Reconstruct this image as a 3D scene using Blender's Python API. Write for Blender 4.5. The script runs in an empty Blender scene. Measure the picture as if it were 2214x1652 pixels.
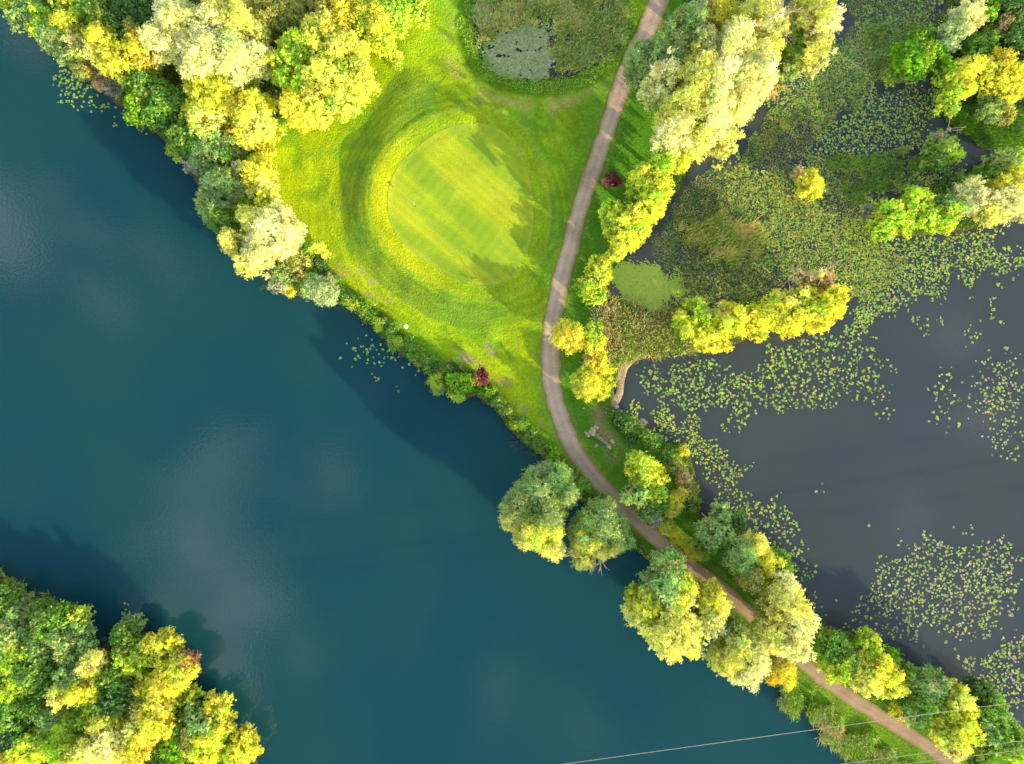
import bpy, math, random
import numpy as np
from mathutils import Vector

SEED = 7
rng = np.random.default_rng(SEED)
random.seed(SEED)

# ------------------------------------------------------------------ layout
CAM_H = 115.0                 # drone height over the water, metres
PXM = 12.907                  # picture units per metre at water level
CX, CY = 1107.0, 826.0


def W(x, y, z=0.0):
    """survey coordinates -> world metres for something at height z"""
    k = (CAM_H - z) / CAM_H / PXM
    return ((x - CX) * k, (CY - y) * k)


def WP(pts):
    a = np.asarray(pts, float)
    return np.stack([(a[:, 0] - CX) / PXM, (CY - a[:, 1]) / PXM], 1)


scene = bpy.context.scene
COL = scene.collection

# ------------------------------------------------------------------ numpy noise


def _hash(ix, iy, s):
    h = (ix * 374761393 + iy * 668265263 + s * 1442695041) & 0xFFFFFFFF
    h = ((h ^ (h >> 13)) * 1274126177) & 0xFFFFFFFF
    return ((h ^ (h >> 16)) & 0xFFFF) / 65535.0


def vnoise(x, y, s=0):
    x = np.asarray(x, float); y = np.asarray(y, float)
    ix = np.floor(x).astype(np.int64); iy = np.floor(y).astype(np.int64)
    fx = x - ix; fy = y - iy
    fx = fx * fx * (3 - 2 * fx); fy = fy * fy * (3 - 2 * fy)
    a = _hash(ix, iy, s); b = _hash(ix + 1, iy, s)
    c = _hash(ix, iy + 1, s); d = _hash(ix + 1, iy + 1, s)
    return (a * (1 - fx) + b * fx) * (1 - fy) + (c * (1 - fx) + d * fx) * fy


def fbm(x, y, s=0, o=4):
    t = 0; a = 0.5; n = 0
    for i in range(o):
        t = t + a * vnoise(x, y, s + i * 17); n += a
        x = x * 2.03 + 11.3; y = y * 2.03 + 5.7; a *= 0.5
    return t / n


def sstep(a, b, x):
    t = np.clip((x - a) / (b - a), 0, 1)
    return t * t * (3 - 2 * t)


def seg_dist(px, py, poly, closed=True):
    """distance from points to a polyline"""
    d = np.full(px.shape, 1e9)
    n = len(poly)
    for i in range(n if closed else n - 1):
        ax, ay = poly[i]; bx, by = poly[(i + 1) % n]
        vx, vy = bx - ax, by - ay
        t = np.clip(((px - ax) * vx + (py - ay) * vy) / (vx * vx + vy * vy + 1e-12), 0, 1)
        d = np.minimum(d, np.hypot(px - ax - t * vx, py - ay - t * vy))
    return d


def inside(px, py, poly):
    r = np.zeros(px.shape, bool)
    n = len(poly)
    for i in range(n):
        ax, ay = poly[i]; bx, by = poly[(i + 1) % n]
        c = ((ay > py) != (by > py)) & (px < (bx - ax) * (py - ay) / (by - ay + 1e-12) + ax)
        r ^= c
    return r


def sdist(px, py, poly):
    """positive inside"""
    d = seg_dist(px, py, poly)
    return np.where(inside(px, py, poly), d, -d)


def smooth_poly(pts, it=2, closed=True):
    p = np.asarray(pts, float)
    for _ in range(it):
        q = np.roll(p, -1, 0)
        a = p * 0.75 + q * 0.25; b = p * 0.25 + q * 0.75
        if not closed:
            a, b = a[:-1], b[:-1]
        n = np.empty((len(a) * 2, 2)); n[0::2] = a; n[1::2] = b
        if not closed:
            n = np.vstack([p[:1], n, p[-1:]])
        p = n
    return p


# ------------------------------------------------------------------ outlines
MAIN = WP([(-250, -260), (-80, -90), (10, 10), (45, 50), (100, 100), (160, 150), (220, 190), (255, 225), (305, 262),
           (350, 300), (385, 345), (425, 385), (440, 430), (465, 495), (490, 545), (545, 575), (600, 615), (645, 640),
           (705, 650), (738, 652), (765, 682), (803, 705), (832, 738), (872, 770), (922, 803), (950, 838), (990, 858),
           (1035, 860), (1068, 888), (1098, 925), (1140, 965), (1185, 1000), (1215, 1035), (1255, 1085), (1300, 1130),
           (1345, 1175), (1390, 1200), (1430, 1240), (1480, 1290), (1530, 1350), (1590, 1420), (1650, 1470),
           (1695, 1500), (1745, 1545), (1800, 1592), (1850, 1635), (1900, 1680), (2000, 1770), (2150, 1900),
           (2500, 1900), (2300, 1680), (2214, 1600), (2140, 1515), (2060, 1470), (1975, 1440), (1905, 1395),
           (1835, 1365), (1770, 1345), (1700, 1260), (1625, 1160), (1560, 1125), (1515, 1110), (1518, 1060),
           (1500, 1010), (1478, 955), (1440, 955), (1400, 925), (1355, 895), (1325, 878), (1332, 830), (1345, 795),
           (1370, 772), (1430, 765), (1480, 762), (1530, 765), (1600, 740), (1680, 715), (1780, 715), (1830, 680),
           (1830, 630), (1780, 610), (1700, 625), (1600, 650), (1500, 665), (1460, 690), (1400, 690), (1350, 670),
           (1320, 640), (1325, 590), (1350, 560), (1400, 520), (1440, 450), (1480, 390), (1500, 330), (1580, 290),
           (1640, 210), (1680, 170), (1700, 90), (1690, 0), (1690, -260)])
ISL = [WP([(1870, 465), (1930, 430), (2010, 410), (2080, 375), (2150, 340), (2260, 310), (2500, 330), (2500, 450),
           (2214, 465), (2140, 490), (2050, 505), (1950, 515), (1890, 500)]),
       WP([(1960, 110), (2010, 60), (2040, 20), (2060, -220), (2500, -220), (2500, 320), (2214, 320), (2150, 300),
           (2100, 250), (2060, 225), (2030, 180), (1990, 165)]),
       WP([(1748 + 22 * math.cos(a), 400 + 20 * math.sin(a)) for a in np.linspace(0, 2 * math.pi, 12)[:-1]]),
       WP([(2040 + 32 * math.cos(a), 335 + 26 * math.sin(a)) for a in np.linspace(0, 2 * math.pi, 12)[:-1]]),
       WP([(-220, 1130), (-120, 1180), (-20, 1225), (40, 1275), (90, 1310), (150, 1350), (215, 1400), (260, 1365),
           (320, 1365), (370, 1400), (400, 1450), (410, 1510), (450, 1530), (500, 1560), (540, 1610), (560, 1660),
           (600, 1760), (600, 2000), (-320, 2000)])]
HOLE = smooth_poly(WP([(1040, -80), (1030, 30), (1027, 85), (1045, 130), (1080, 160), (1130, 174), (1190, 172),
                       (1260, 155), (1310, 125), (1340, 85), (1350, 40), (1345, -80)]), 1)
GREEN = smooth_poly(WP([(1029, 271), (1075, 280), (1118, 315), (1143, 375), (1154, 440), (1154, 500), (1134, 563),
                        (1100, 608), (1056, 622), (1005, 612), (940, 580), (880, 540), (846, 490), (841, 430),
                        (858, 375), (905, 325), (965, 285)]), 2)
CREST = smooth_poly(WP([(892, 205), (870, 245), (845, 281), (812, 335), (792, 391), (788, 437), (794, 485), (808, 530),
                        (850, 572), (910, 615), (970, 648), (1030, 662)]), 2, False)
PATH = smooth_poly(WP([(1440, -120), (1428, -30), (1418, 20), (1400, 70), (1372, 120), (1350, 170), (1330, 230),
                       (1310, 290), (1288, 350), (1270, 400), (1250, 460), (1236, 520), (1222, 570), (1210, 620),
                       (1198, 670), (1190, 720), (1188, 770), (1190, 820), (1200, 870), (1216, 920), (1240, 970),
                       (1275, 1020), (1315, 1065), (1360, 1110), (1420, 1165), (1480, 1215), (1550, 1265),
                       (1620, 1325), (1690, 1390), (1750, 1445), (1820, 1495), (1890, 1540), (1960, 1580),
                       (2030, 1630), (2100, 1680), (2250, 1780), (2400, 1880)]), 2, False)
SHORE_SAND = WP([(1392, 768), (1368, 774), (1350, 795), (1343, 820), (1340, 850), (1330, 872)])

# ------------------------------------------------------------------ terrain height
H_D = [-8, -3, -0.8, 0, 0.6, 2, 5, 12]
H_Z = [-2.2, -1.2, -0.35, -0.02, 0.25, 0.5, 0.85, 1.1]


def land_d(px, py):
    d = sdist(px, py, MAIN)
    for p in ISL:
        d = np.maximum(d, sdist(px, py, p))
    return np.minimum(d, -sdist(px, py, HOLE))


def terrain(px, py, d=None):
    px = np.asarray(px, float); py = np.asarray(py, float)
    if d is None:
        d = land_d(px, py)
    wob = (fbm(px * 0.8, py * 0.8, 3, 3) - 0.5) * 1.6
    h = np.interp(d + wob, H_D, H_Z)
    # raised rim round the putting green: steep outer face, gentle inner face
    dc = seg_dist(px, py, CREST, False)
    dg = sdist(px, py, GREEN)
    crest_green = 3.6
    out = (dg < -crest_green)
    ridge = np.where(out, 1 - sstep(0, 4.6, dc), 1 - sstep(0, 6.5, dc))
    h = h + 0.62 * ridge * sstep(3, 9, d)
    # green plateau tilts gently to the south-east, shaped to catch more sun
    gx_, gy_ = GREEN.mean(0)
    h = h + (0.25 - 0.055 * ((px - gx_) * 0.77 - (py - gy_) * 0.64)) * sstep(-8, -1, dg)
    h = h + (fbm(px * 0.09, py * 0.09, 9, 3) - 0.5) * 0.9 * sstep(4, 12, d)
    return h


GX0, GX1, GY0, GY1, GS = -112.0, 112.0, -92.0, 88.0, 0.32
gx = np.arange(GX0, GX1 + 1e-6, GS); gy = np.arange(GY0, GY1 + 1e-6, GS)
GXX, GYY = np.meshgrid(gx, gy)
GD = land_d(GXX, GYY)
GH = terrain(GXX, GYY, GD)


def hz(x, y):
    """bilinear ground height"""
    x = np.asarray(x, float); y = np.asarray(y, float)
    fx = np.clip((x - GX0) / GS, 0, len(gx) - 1.001); fy = np.clip((y - GY0) / GS, 0, len(gy) - 1.001)
    ix = fx.astype(int); iy = fy.astype(int); fx = fx - ix; fy = fy - iy
    return (GH[iy, ix] * (1 - fx) + GH[iy, ix + 1] * fx) * (1 - fy) + (GH[iy + 1, ix] * (1 - fx) + GH[iy + 1, ix + 1] * fx) * fy


def gd(x, y):
    x = np.asarray(x, float); y = np.asarray(y, float)
    ix = np.clip(np.round((x - GX0) / GS).astype(int), 0, len(gx) - 1)
    iy = np.clip(np.round((y - GY0) / GS).astype(int), 0, len(gy) - 1)
    return GD[iy, ix]


# ------------------------------------------------------------------ mesh helpers
def mesh(name, verts, faces, mat, parent=None, colors=None, smooth=False, uv=None):
    """one mesh object; faces (M,k) int array; colors per vertex (N,3)"""
    verts = np.asarray(verts, np.float32); faces = np.asarray(faces, np.int32)
    me = bpy.data.meshes.new(name)
    n, (m, k) = len(verts), faces.shape
    me.vertices.add(n); me.loops.add(m * k); me.polygons.add(m)
    me.vertices.foreach_set('co', verts.ravel())
    me.loops.foreach_set('vertex_index', faces.ravel())
    me.polygons.foreach_set('loop_start', np.arange(0, m * k, k, dtype=np.int32))
    me.polygons.foreach_set('loop_total', np.full(m, k, np.int32))
    if smooth:
        me.polygons.foreach_set('use_smooth', np.ones(m, bool))
    if colors is not None:
        at = me.attributes.new('tint', 'FLOAT_COLOR', 'POINT')
        c = np.ones((n, 4), np.float32); c[:, :3] = colors
        at.data.foreach_set('color', c.ravel())
    if uv is not None:
        at = me.attributes.new('across', 'FLOAT', 'POINT')
        at.data.foreach_set('value', np.asarray(uv, np.float32))
    me.update(calc_edges=True)
    me.materials.append(mat)
    o = bpy.data.objects.new(name, me)
    COL.objects.link(o)
    if parent is not None:
        o.parent = parent
    return o


def empty(name, loc):
    o = bpy.data.objects.new(name, None)
    o.empty_display_size = 0.4
    COL.objects.link(o); o.location = loc
    return o


def tag(o, label=None, cat=None, group=None, kind=None):
    if label: o['label'] = label
    if cat: o['category'] = cat
    if group: o['group'] = group
    if kind: o['kind'] = kind
    return o


class Geo:
    """collects quads with per vertex colour"""
    def __init__(s):
        s.v = []; s.f = []; s.c = []; s.n = 0

    def add(s, v, f, c):
        v = np.asarray(v, float); f = np.asarray(f, int)
        c = np.asarray(c, float)
        if c.ndim == 1:
            c = np.tile(c, (len(v), 1))
        s.v.append(v); s.f.append(f + s.n); s.c.append(c); s.n += len(v)

    def tube(s, pts, rad, col, sides=6):
        pts = np.asarray(pts, float); n = len(pts)
        rad = np.broadcast_to(np.asarray(rad, float), (n,))
        t = np.gradient(pts, axis=0)
        t /= np.linalg.norm(t, axis=1)[:, None] + 1e-9
        ref = np.array([0.31, 0.17, 0.93]); ref /= np.linalg.norm(ref)
        if abs(t[0] @ ref) > 0.95:
            ref = np.array([1.0, 0.1, 0.0])
        a = np.cross(t, ref); a /= np.linalg.norm(a, axis=1)[:, None] + 1e-9
        b = np.cross(t, a)
        ang = np.linspace(0, 2 * np.pi, sides, endpoint=False)
        v = (pts[:, None, :] + rad[:, None, None] * (np.cos(ang)[None, :, None] * a[:, None, :] + np.sin(ang)[None, :, None] * b[:, None, :])).reshape(-1, 3)
        i = np.arange(n - 1)[:, None] * sides; j = np.arange(sides)[None, :]; j2 = (j + 1) % sides
        f = np.stack([i + j, i + j2, i + sides + j2, i + sides + j], -1).reshape(-1, 4)
        s.add(v, f, col)

    def leaves(s, c, nrm, length, width, col, up=None):
        """kite shaped leaves: centres c, normals nrm"""
        n = len(c)
        if n == 0:
            return
        r = rng.normal(size=(n, 3)) if up is None else up
        t = r - (r * nrm).sum(1)[:, None] * nrm
        t /= np.linalg.norm(t, axis=1)[:, None] + 1e-9
        b = np.cross(nrm, t)
        L = np.broadcast_to(length, (n,))[:, None]; Wd = np.broadcast_to(width, (n,))[:, None]
        bend = nrm * L * 0.12
        v = np.stack([c - t * L * 0.5, c + b * Wd * 0.5 + bend, c + t * L * 0.5, c - b * Wd * 0.5 + bend], 1).reshape(-1, 3)
        f = np.arange(n * 4).reshape(-1, 4)
        cc = np.repeat(np.asarray(col, float), 4, 0) if np.ndim(col) == 2 else col
        s.add(v, f, cc)

    def blades(s, base, tip, width, col):
        """upright grass / reed blades as slim kites from base to tip"""
        n = len(base)
        d = tip - base
        side = np.cross(d, rng.normal(size=(n, 3))); side /= np.linalg.norm(side, axis=1)[:, None] + 1e-9
        w = np.broadcast_to(width, (n,))[:, None]
        mid = base + d * 0.4
        v = np.stack([base, mid + side * w * 0.5, tip, mid - side * w * 0.5], 1).reshape(-1, 3)
        f = np.arange(n * 4).reshape(-1, 4)
        s.add(v, f, np.repeat(np.asarray(col, float), 4, 0))

    def build(s, name, mat, parent=None, smooth=False, origin=(0, 0, 0)):
        v = np.vstack(s.v) - np.asarray(origin, float)
        return mesh(name, v, np.vstack(s.f), mat, parent, np.vstack(s.c), smooth)


# ------------------------------------------------------------------ materials
def newmat(name):
    m = bpy.data.materials.new(name); m.use_nodes = True
    nt = m.node_tree; nt.nodes.clear()
    return m, nt, nt.nodes, nt.links


def leaf_material(name, trans=0.5, gloss=0.04):
    m, nt, N, L = newmat(name)
    out = N.new('ShaderNodeOutputMaterial')
    at = N.new('ShaderNodeAttribute'); at.attribute_name = 'tint'
    dif = N.new('ShaderNodeBsdfDiffuse'); tr = N.new('ShaderNodeBsdfTranslucent')
    hs = N.new('ShaderNodeHueSaturation'); hs.inputs['Hue'].default_value = 0.505
    hs.inputs['Saturation'].default_value = 1.15; hs.inputs['Value'].default_value = 1.05
    L.new(at.outputs['Color'], dif.inputs['Color'])
    L.new(at.outputs['Color'], hs.inputs['Color']); L.new(hs.outputs['Color'], tr.inputs['Color'])
    mx = N.new('ShaderNodeAddShader')
    sc = N.new('ShaderNodeVectorMath'); sc.operation = 'SCALE'; sc.inputs['Scale'].default_value = trans
    L.new(hs.outputs['Color'], sc.inputs[0]); L.new(sc.outputs['Vector'], tr.inputs['Color'])
    L.new(dif.outputs[0], mx.inputs[0]); L.new(tr.outputs[0], mx.inputs[1])
    gl = N.new('ShaderNodeBsdfGlossy'); gl.inputs['Roughness'].default_value = 0.5
    mx2 = N.new('ShaderNodeMixShader'); mx2.inputs[0].default_value = gloss
    L.new(mx.outputs[0], mx2.inputs[1]); L.new(gl.outputs[0], mx2.inputs[2])
    L.new(mx2.outputs[0], out.inputs['Surface'])
    return m


def tint_material(name, rough=0.85, spec=0.2, bump=0.0, bscale=8.0, var=0.25, vscale=3.0, vscale2=0.4):
    """surface whose colour is the tint attribute broken up by two noises"""
    m, nt, N, L = newmat(name)
    out = N.new('ShaderNodeOutputMaterial'); bs = N.new('ShaderNodeBsdfPrincipled')
    bs.inputs['Roughness'].default_value = rough
    bs.inputs['Specular IOR Level'].default_value = spec
    at = N.new('ShaderNodeAttribute'); at.attribute_name = 'tint'
    geo = N.new('ShaderNodeNewGeometry')
    n1 = N.new('ShaderNodeTexNoise'); n1.inputs['Scale'].default_value = vscale; n1.inputs['Detail'].default_value = 6; n1.inputs['Roughness'].default_value = 0.7
    n2 = N.new('ShaderNodeTexNoise'); n2.inputs['Scale'].default_value = vscale2; n2.inputs['Detail'].default_value = 4
    L.new(geo.outputs['Position'], n1.inputs['Vector']); L.new(geo.outputs['Position'], n2.inputs['Vector'])
    r1 = N.new('ShaderNodeMapRange'); r1.inputs['From Min'].default_value = 0.3; r1.inputs['From Max'].default_value = 0.7
    r1.inputs['To Min'].default_value = 1 - var; r1.inputs['To Max'].default_value = 1 + var
    L.new(n1.outputs['Fac'], r1.inputs['Value'])
    r2 = N.new('ShaderNodeMapRange'); r2.inputs['From Min'].default_value = 0.3; r2.inputs['From Max'].default_value = 0.7
    r2.inputs['To Min'].default_value = 1 - var * 0.6; r2.inputs['To Max'].default_value = 1 + var * 0.6
    L.new(n2.outputs['Fac'], r2.inputs['Value'])
    mul = N.new('ShaderNodeMath'); mul.operation = 'MULTIPLY'
    L.new(r1.outputs[0], mul.inputs[0]); L.new(r2.outputs[0], mul.inputs[1])
    vm = N.new('ShaderNodeVectorMath'); vm.operation = 'SCALE'
    L.new(at.outputs['Color'], vm.inputs[0]); L.new(mul.outputs[0], vm.inputs['Scale'])
    L.new(vm.outputs['Vector'], bs.inputs['Base Color'])
    if bump > 0:
        n3 = N.new('ShaderNodeTexNoise'); n3.inputs['Scale'].default_value = bscale; n3.inputs['Detail'].default_value = 5
        L.new(geo.outputs['Position'], n3.inputs['Vector'])
        b = N.new('ShaderNodeBump'); b.inputs['Strength'].default_value = 1.0; b.inputs['Distance'].default_value = bump
        L.new(n3.outputs['Fac'], b.inputs['Height']); L.new(b.outputs[0], bs.inputs['Normal'])
    L.new(bs.outputs[0], out.inputs['Surface'])
    return m


def water_material(name, base, ior, patch, patch_amt, bump=0.016):
    m, nt, N, L = newmat(name)
    out = N.new('ShaderNodeOutputMaterial'); bs = N.new('ShaderNodeBsdfPrincipled')
    geo = N.new('ShaderNodeNewGeometry')
    n = N.new('ShaderNodeTexNoise'); n.inputs['Scale'].default_value = 0.035; n.inputs['Detail'].default_value = 4
    L.new(geo.outputs['Position'], n.inputs['Vector'])
    mr = N.new('ShaderNodeMapRange'); mr.inputs['From Min'].default_value = 0.35; mr.inputs['From Max'].default_value = 0.7
    mr.inputs['To Max'].default_value = patch_amt
    L.new(n.outputs['Fac'], mr.inputs['Value'])
    mx = N.new('ShaderNodeMix'); mx.data_type = 'RGBA'
    mx.inputs['A'].default_value = (*base, 1); mx.inputs['B'].default_value = (*patch, 1)
    L.new(mr.outputs[0], mx.inputs['Factor'])
    # floating specks
    vo = N.new('ShaderNodeTexVoronoi'); vo.inputs['Scale'].default_value = 0.55
    L.new(geo.outputs['Position'], vo.inputs['Vector'])
    lt = N.new('ShaderNodeMath'); lt.operation = 'LESS_THAN'; lt.inputs[1].default_value = 0.03
    L.new(vo.outputs['Distance'], lt.inputs[0])
    mk = N.new('ShaderNodeMath'); mk.operation = 'MULTIPLY'; mk.inputs[1].default_value = 0.3
    L.new(lt.outputs[0], mk.inputs[0])
    mx2 = N.new('ShaderNodeMix'); mx2.data_type = 'RGBA'; mx2.inputs['B'].default_value = (0.3, 0.36, 0.25, 1)
    L.new(mk.outputs[0], mx2.inputs['Factor']); L.new(mx.outputs['Result'], mx2.inputs['A'])
    L.new(mx2.outputs['Result'], bs.inputs['Base Color'])
    bs.inputs['Roughness'].default_value = 0.05
    bs.inputs['IOR'].default_value = ior
    bs.subsurface_method = 'BURLEY'
    bs.inputs['Subsurface Weight'].default_value = 0.85
    bs.inputs['Subsurface Radius'].default_value = (2.6, 3.4, 3.8)
    bs.inputs['Subsurface Scale'].default_value = 1.0
    n3 = N.new('ShaderNodeTexNoise'); n3.inputs['Scale'].default_value = 2.2; n3.inputs['Detail'].default_value = 3
    L.new(geo.outputs['Position'], n3.inputs['Vector'])
    b = N.new('ShaderNodeBump'); b.inputs['Strength'].default_value = 0.6; b.inputs['Distance'].default_value = bump
    L.new(n3.outputs['Fac'], b.inputs['Height']); L.new(b.outputs[0], bs.inputs['Normal'])
    L.new(bs.outputs[0], out.inputs['Surface'])
    return m


M_LEAF = leaf_material('leaves')
M_REED = leaf_material('reed_blades', 0.5, 0.02)
M_PAD = leaf_material('lily_leaf', 0.2, 0.04)
M_BARK = tint_material('bark', 0.9, 0.15, 0.03, 9.0, 0.35, 5.0, 1.0)
M_GROUND = tint_material('grass_ground', 0.95, 0.05, 0.30, 4.0, 0.26, 2.6, 0.35)
M_GREEN = tint_material('putting_turf', 0.95, 0.05, 0.14, 6.0, 0.10, 3.5, 0.30)
M_PLAIN = tint_material('painted', 0.6, 0.3, 0.0, 1, 0.08, 6, 1)
M_STONE = tint_material('stone', 0.9, 0.2, 0.03, 14, 0.25, 7, 1.5)
M_LAKE = water_material('lake_water', (0.012, 0.098, 0.150), 1.40, (0.022, 0.122, 0.146), 1.0)
M_POND = water_material('pond_water', (0.078, 0.112, 0.148), 1.46, (0.096, 0.122, 0.146), 1.0)

# ------------------------------------------------------------------ ground sheet colours
C_ = lambda *a: np.array(a, float)


def mixc(c, col, f):
    return c * (1 - f[..., None]) + np.asarray(col, float) * f[..., None]


def ground_colours(x, y, d):
    dg = sdist(x, y, GREEN)
    dp = seg_dist(x, y, PATH, False)
    dh = -sdist(x, y, HOLE)
    big = fbm(x * 0.10, y * 0.10, 21, 4); mid = fbm(x * 0.45, y * 0.45, 31, 4); fine = fbm(x * 1.6, y * 1.6, 41, 3)
    # fairway, yellower where dry and where sunlight is painted in
    c = np.zeros(x.shape + (3,)) + C_(0.38, 0.78, 0.035)
    c = mixc(c, C_(0.58, 0.86, 0.025), sstep(0.42, 0.66, big))
    west = sstep(-12, -24, x) * sstep(0.30, 0.55, fbm(x * 0.16, y * 0.16, 23, 4))
    c = mixc(c, C_(0.74, 0.93, 0.02), west * 0.8)  # sunlit west side, its brightness painted into the grass
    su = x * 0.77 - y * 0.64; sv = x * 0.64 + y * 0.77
    light_streak = fbm(su * 0.05, sv * 0.42, 27, 3)
    c = mixc(c, C_(0.70, 0.92, 0.02), sstep(0.52, 0.7, light_streak) * 0.6)  # bright streaks along the sun direction, painted sunlight
    c = mixc(c, C_(0.24, 0.54, 0.04), sstep(0.5, 0.72, mid) * 0.6)
    east_shade = sstep(-2, 8, x - np.interp(y, [-10, 20, 60], [0, 4, 8])) * sstep(-20, 0, y)
    c = mixc(c, C_(0.16, 0.43, 0.035), east_shade * 0.8)  # tree shade east of the green, painted as darker grass
    # mower passes follow the green outline on the left and below
    wob = (fbm(x * 0.2, y * 0.2, 51, 3) - 0.5) * 2.5
    rings = 0.5 + 0.5 * np.sin((dg + wob) * 2 * np.pi / 1.5)
    ringm = sstep(-22, -3, dg) * (0.35 + 0.65 * fbm(x * 0.25, y * 0.25, 61, 3))
    c = mixc(c, C_(0.17, 0.31, 0.03), rings * ringm * 0.5)
    # dry straw patches along the shore side and round the pond bank
    shore = sstep(3.4, 4.6, d) * (1 - sstep(5.2, 7.0, d))
    c = mixc(c, C_(0.72, 0.64, 0.18), shore * sstep(0.5, 0.7, mid) * 0.75)
    ph = sstep(2.8, 3.6, dh) * (1 - sstep(4.6, 6.2, dh))
    c = mixc(c, C_(0.64, 0.74, 0.14), ph * (0.25 + 0.75 * sstep(0.42, 0.62, mid)) * 0.5)
    # outer face of the rim: shade painted darker into the grass, with mower lines
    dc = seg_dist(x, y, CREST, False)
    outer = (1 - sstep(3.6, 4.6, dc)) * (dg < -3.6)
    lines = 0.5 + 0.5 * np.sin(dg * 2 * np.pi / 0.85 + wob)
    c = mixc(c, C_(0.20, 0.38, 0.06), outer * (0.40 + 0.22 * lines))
    # fringe of the green
    fr = sstep(-2.9, -2.6, dg) * (dg < 0.2)
    c = mixc(c, C_(0.58, 0.84, 0.03), fr * 0.5)
    c = mixc(c, C_(0.88, 0.92, 0.02), fr * sstep(0, -9, x + 0.35 * y) * 0.45)  # sunlit west crescent of the fringe painted brighter
    edge = np.exp(-((dg + 2.75) / 0.14) ** 2)
    c = mixc(c, C_(0.60, 0.62, 0.18), edge * 0.5)
    # rough east of the path and beside it
    side = x - np.interp(y, PATH[::-1, 1], PATH[::-1, 0])
    east = sstep(1.4, 2.2, side) * (np.abs(y) < 100)
    c = mixc(c, C_(0.14, 0.40, 0.035), east * 0.9)
    south = sstep(-12, -22, y)
    c = mixc(c, C_(0.15, 0.40, 0.035), south * 0.8)  # causeway grass darkened as well, painted tree shade
    verge = np.exp(-((dp - 1.9) / 0.3) ** 2)
    c = mixc(c, C_(0.55, 0.47, 0.14), verge * 0.45 * sstep(0.3, 0.6, fine))
    # tall bank growth on all shores
    bank = 1 - sstep(1.8, 3.4, d + (mid - 0.5) * 2.0)
    c = mixc(c, C_(0.11, 0.24, 0.03), bank * 0.9)
    pb = 1 - sstep(2.2, 3.2, dh + (mid - 0.5))
    c = mixc(c, C_(0.20, 0.42, 0.02), pb * 0.9)
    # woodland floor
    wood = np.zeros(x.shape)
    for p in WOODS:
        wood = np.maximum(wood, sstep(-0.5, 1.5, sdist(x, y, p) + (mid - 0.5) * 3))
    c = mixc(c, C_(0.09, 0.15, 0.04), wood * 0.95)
    # worn bare soil near the felled trunk
    soil = np.exp(-(seg_dist(x, y, WP([(1292, 892), (1298, 925), (1320, 955), (1325, 985)]), False) / 1.1) ** 2)
    c = mixc(c, C_(0.46, 0.34, 0.20), np.clip(soil * (0.4 + 0.9 * fine), 0, 1))
    # little bare scrapes in the turf
    for (sx, sy, sr) in [(1052, 745, 5), (1060, 752, 5), (1056, 762, 4), (1069, 766, 5), (1037, 782, 4), (1040, 790, 4),
                         (1045, 797, 3), (1133, 886, 6), (800, 636, 4), (842, 651, 5), (1003, 772, 10), (1018, 780, 8),
                         (783, 588, 6), (805, 612, 7)]:
        wx, wy = W(sx, sy)
        g = np.exp(-((np.hypot(x - wx, y - wy)) / (sr / PXM)) ** 2)
        c = mixc(c, C_(0.66, 0.55, 0.33), np.clip(g * 1.2, 0, 1) * 0.85)
    # wet mud at the waterline and bed
    mud = 1 - sstep(0.0, 0.6, d)
    c = mixc(c, C_(0.16, 0.14, 0.10), mud)
    # pale sandy shore
    ds = seg_dist(x, y, SHORE_SAND, False)
    c = mixc(c, C_(0.72, 0.56, 0.40), 1 - sstep(0.45, 0.9, ds + (fine - 0.5) * 0.4))
    dm = np.hypot((x - W(1390, 914)[0]) * 0.8 + (y - W(1390, 914)[1]) * 0.6, ((y - W(1390, 914)[1]) * 0.8 - (x - W(1390, 914)[0]) * 0.6) * 2)
    c = mixc(c, C_(0.5, 0.47, 0.43), 1 - sstep(0.9, 1.6, dm))
    return c


WOODS = [WP([(-200, -200), (60, 60), (230, 190), (430, 370), (480, 540), (600, 610), (640, 560), (600, 430), (590, 300),
             (640, 250), (760, 200), (800, 130), (880, 40), (920, -200)]),
         WP([(1450, -200), (1480, 60), (1420, 110), (1390, 150), (1440, 220), (1480, 300), (1500, 330), (1580, 290), (1680, 170), (1700, -200)]),
         WP([(-200, 1200), (40, 1270), (160, 1350), (420, 1450), (560, 1640), (560, 1950), (-200, 1950)]),
         WP([(1450, 690), (1600, 650), (1780, 615), (1830, 640), (1830, 690), (1700, 715), (1540, 760), (1480, 760)]),
         WP([(1880, 470), (2010, 415), (2150, 345), (2500, 320), (2500, 460), (2050, 505)]),
         WP([(1960, 110), (2040, 20), (2060, -200), (2500, -200), (2500, 320), (2150, 300), (2030, 180)])]

# pale shallow at the sandy shore: lift the bed a little so the sand shows above water
ds = seg_dist(GXX, GYY, SHORE_SAND, False)
GH = np.maximum(GH, 0.12 - 0.35 * sstep(0.35, 1.0, ds) - 5 * (ds > 1.6))
mx_, my_ = W(1390, 914)
u_ = (GXX - mx_) * 0.8 - (GYY - my_) * 0.6; v_ = (GXX - mx_) * 0.6 + (GYY - my_) * 0.8
dmud = np.hypot(u_ / 2.3, v_ / 0.9)
GH = np.maximum(GH, 0.05 - 0.25 * sstep(0.6, 1.2, dmud) - 5 * (dmud > 1.5))

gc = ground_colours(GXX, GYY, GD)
ny, nx = GXX.shape
gv = np.stack([GXX, GYY, GH], -1).reshape(-1, 3)
ii = (np.arange(ny - 1)[:, None] * nx + np.arange(nx - 1)[None, :])
gf = np.stack([ii, ii + 1, ii + nx + 1, ii + nx], -1).reshape(-1, 4)
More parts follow.
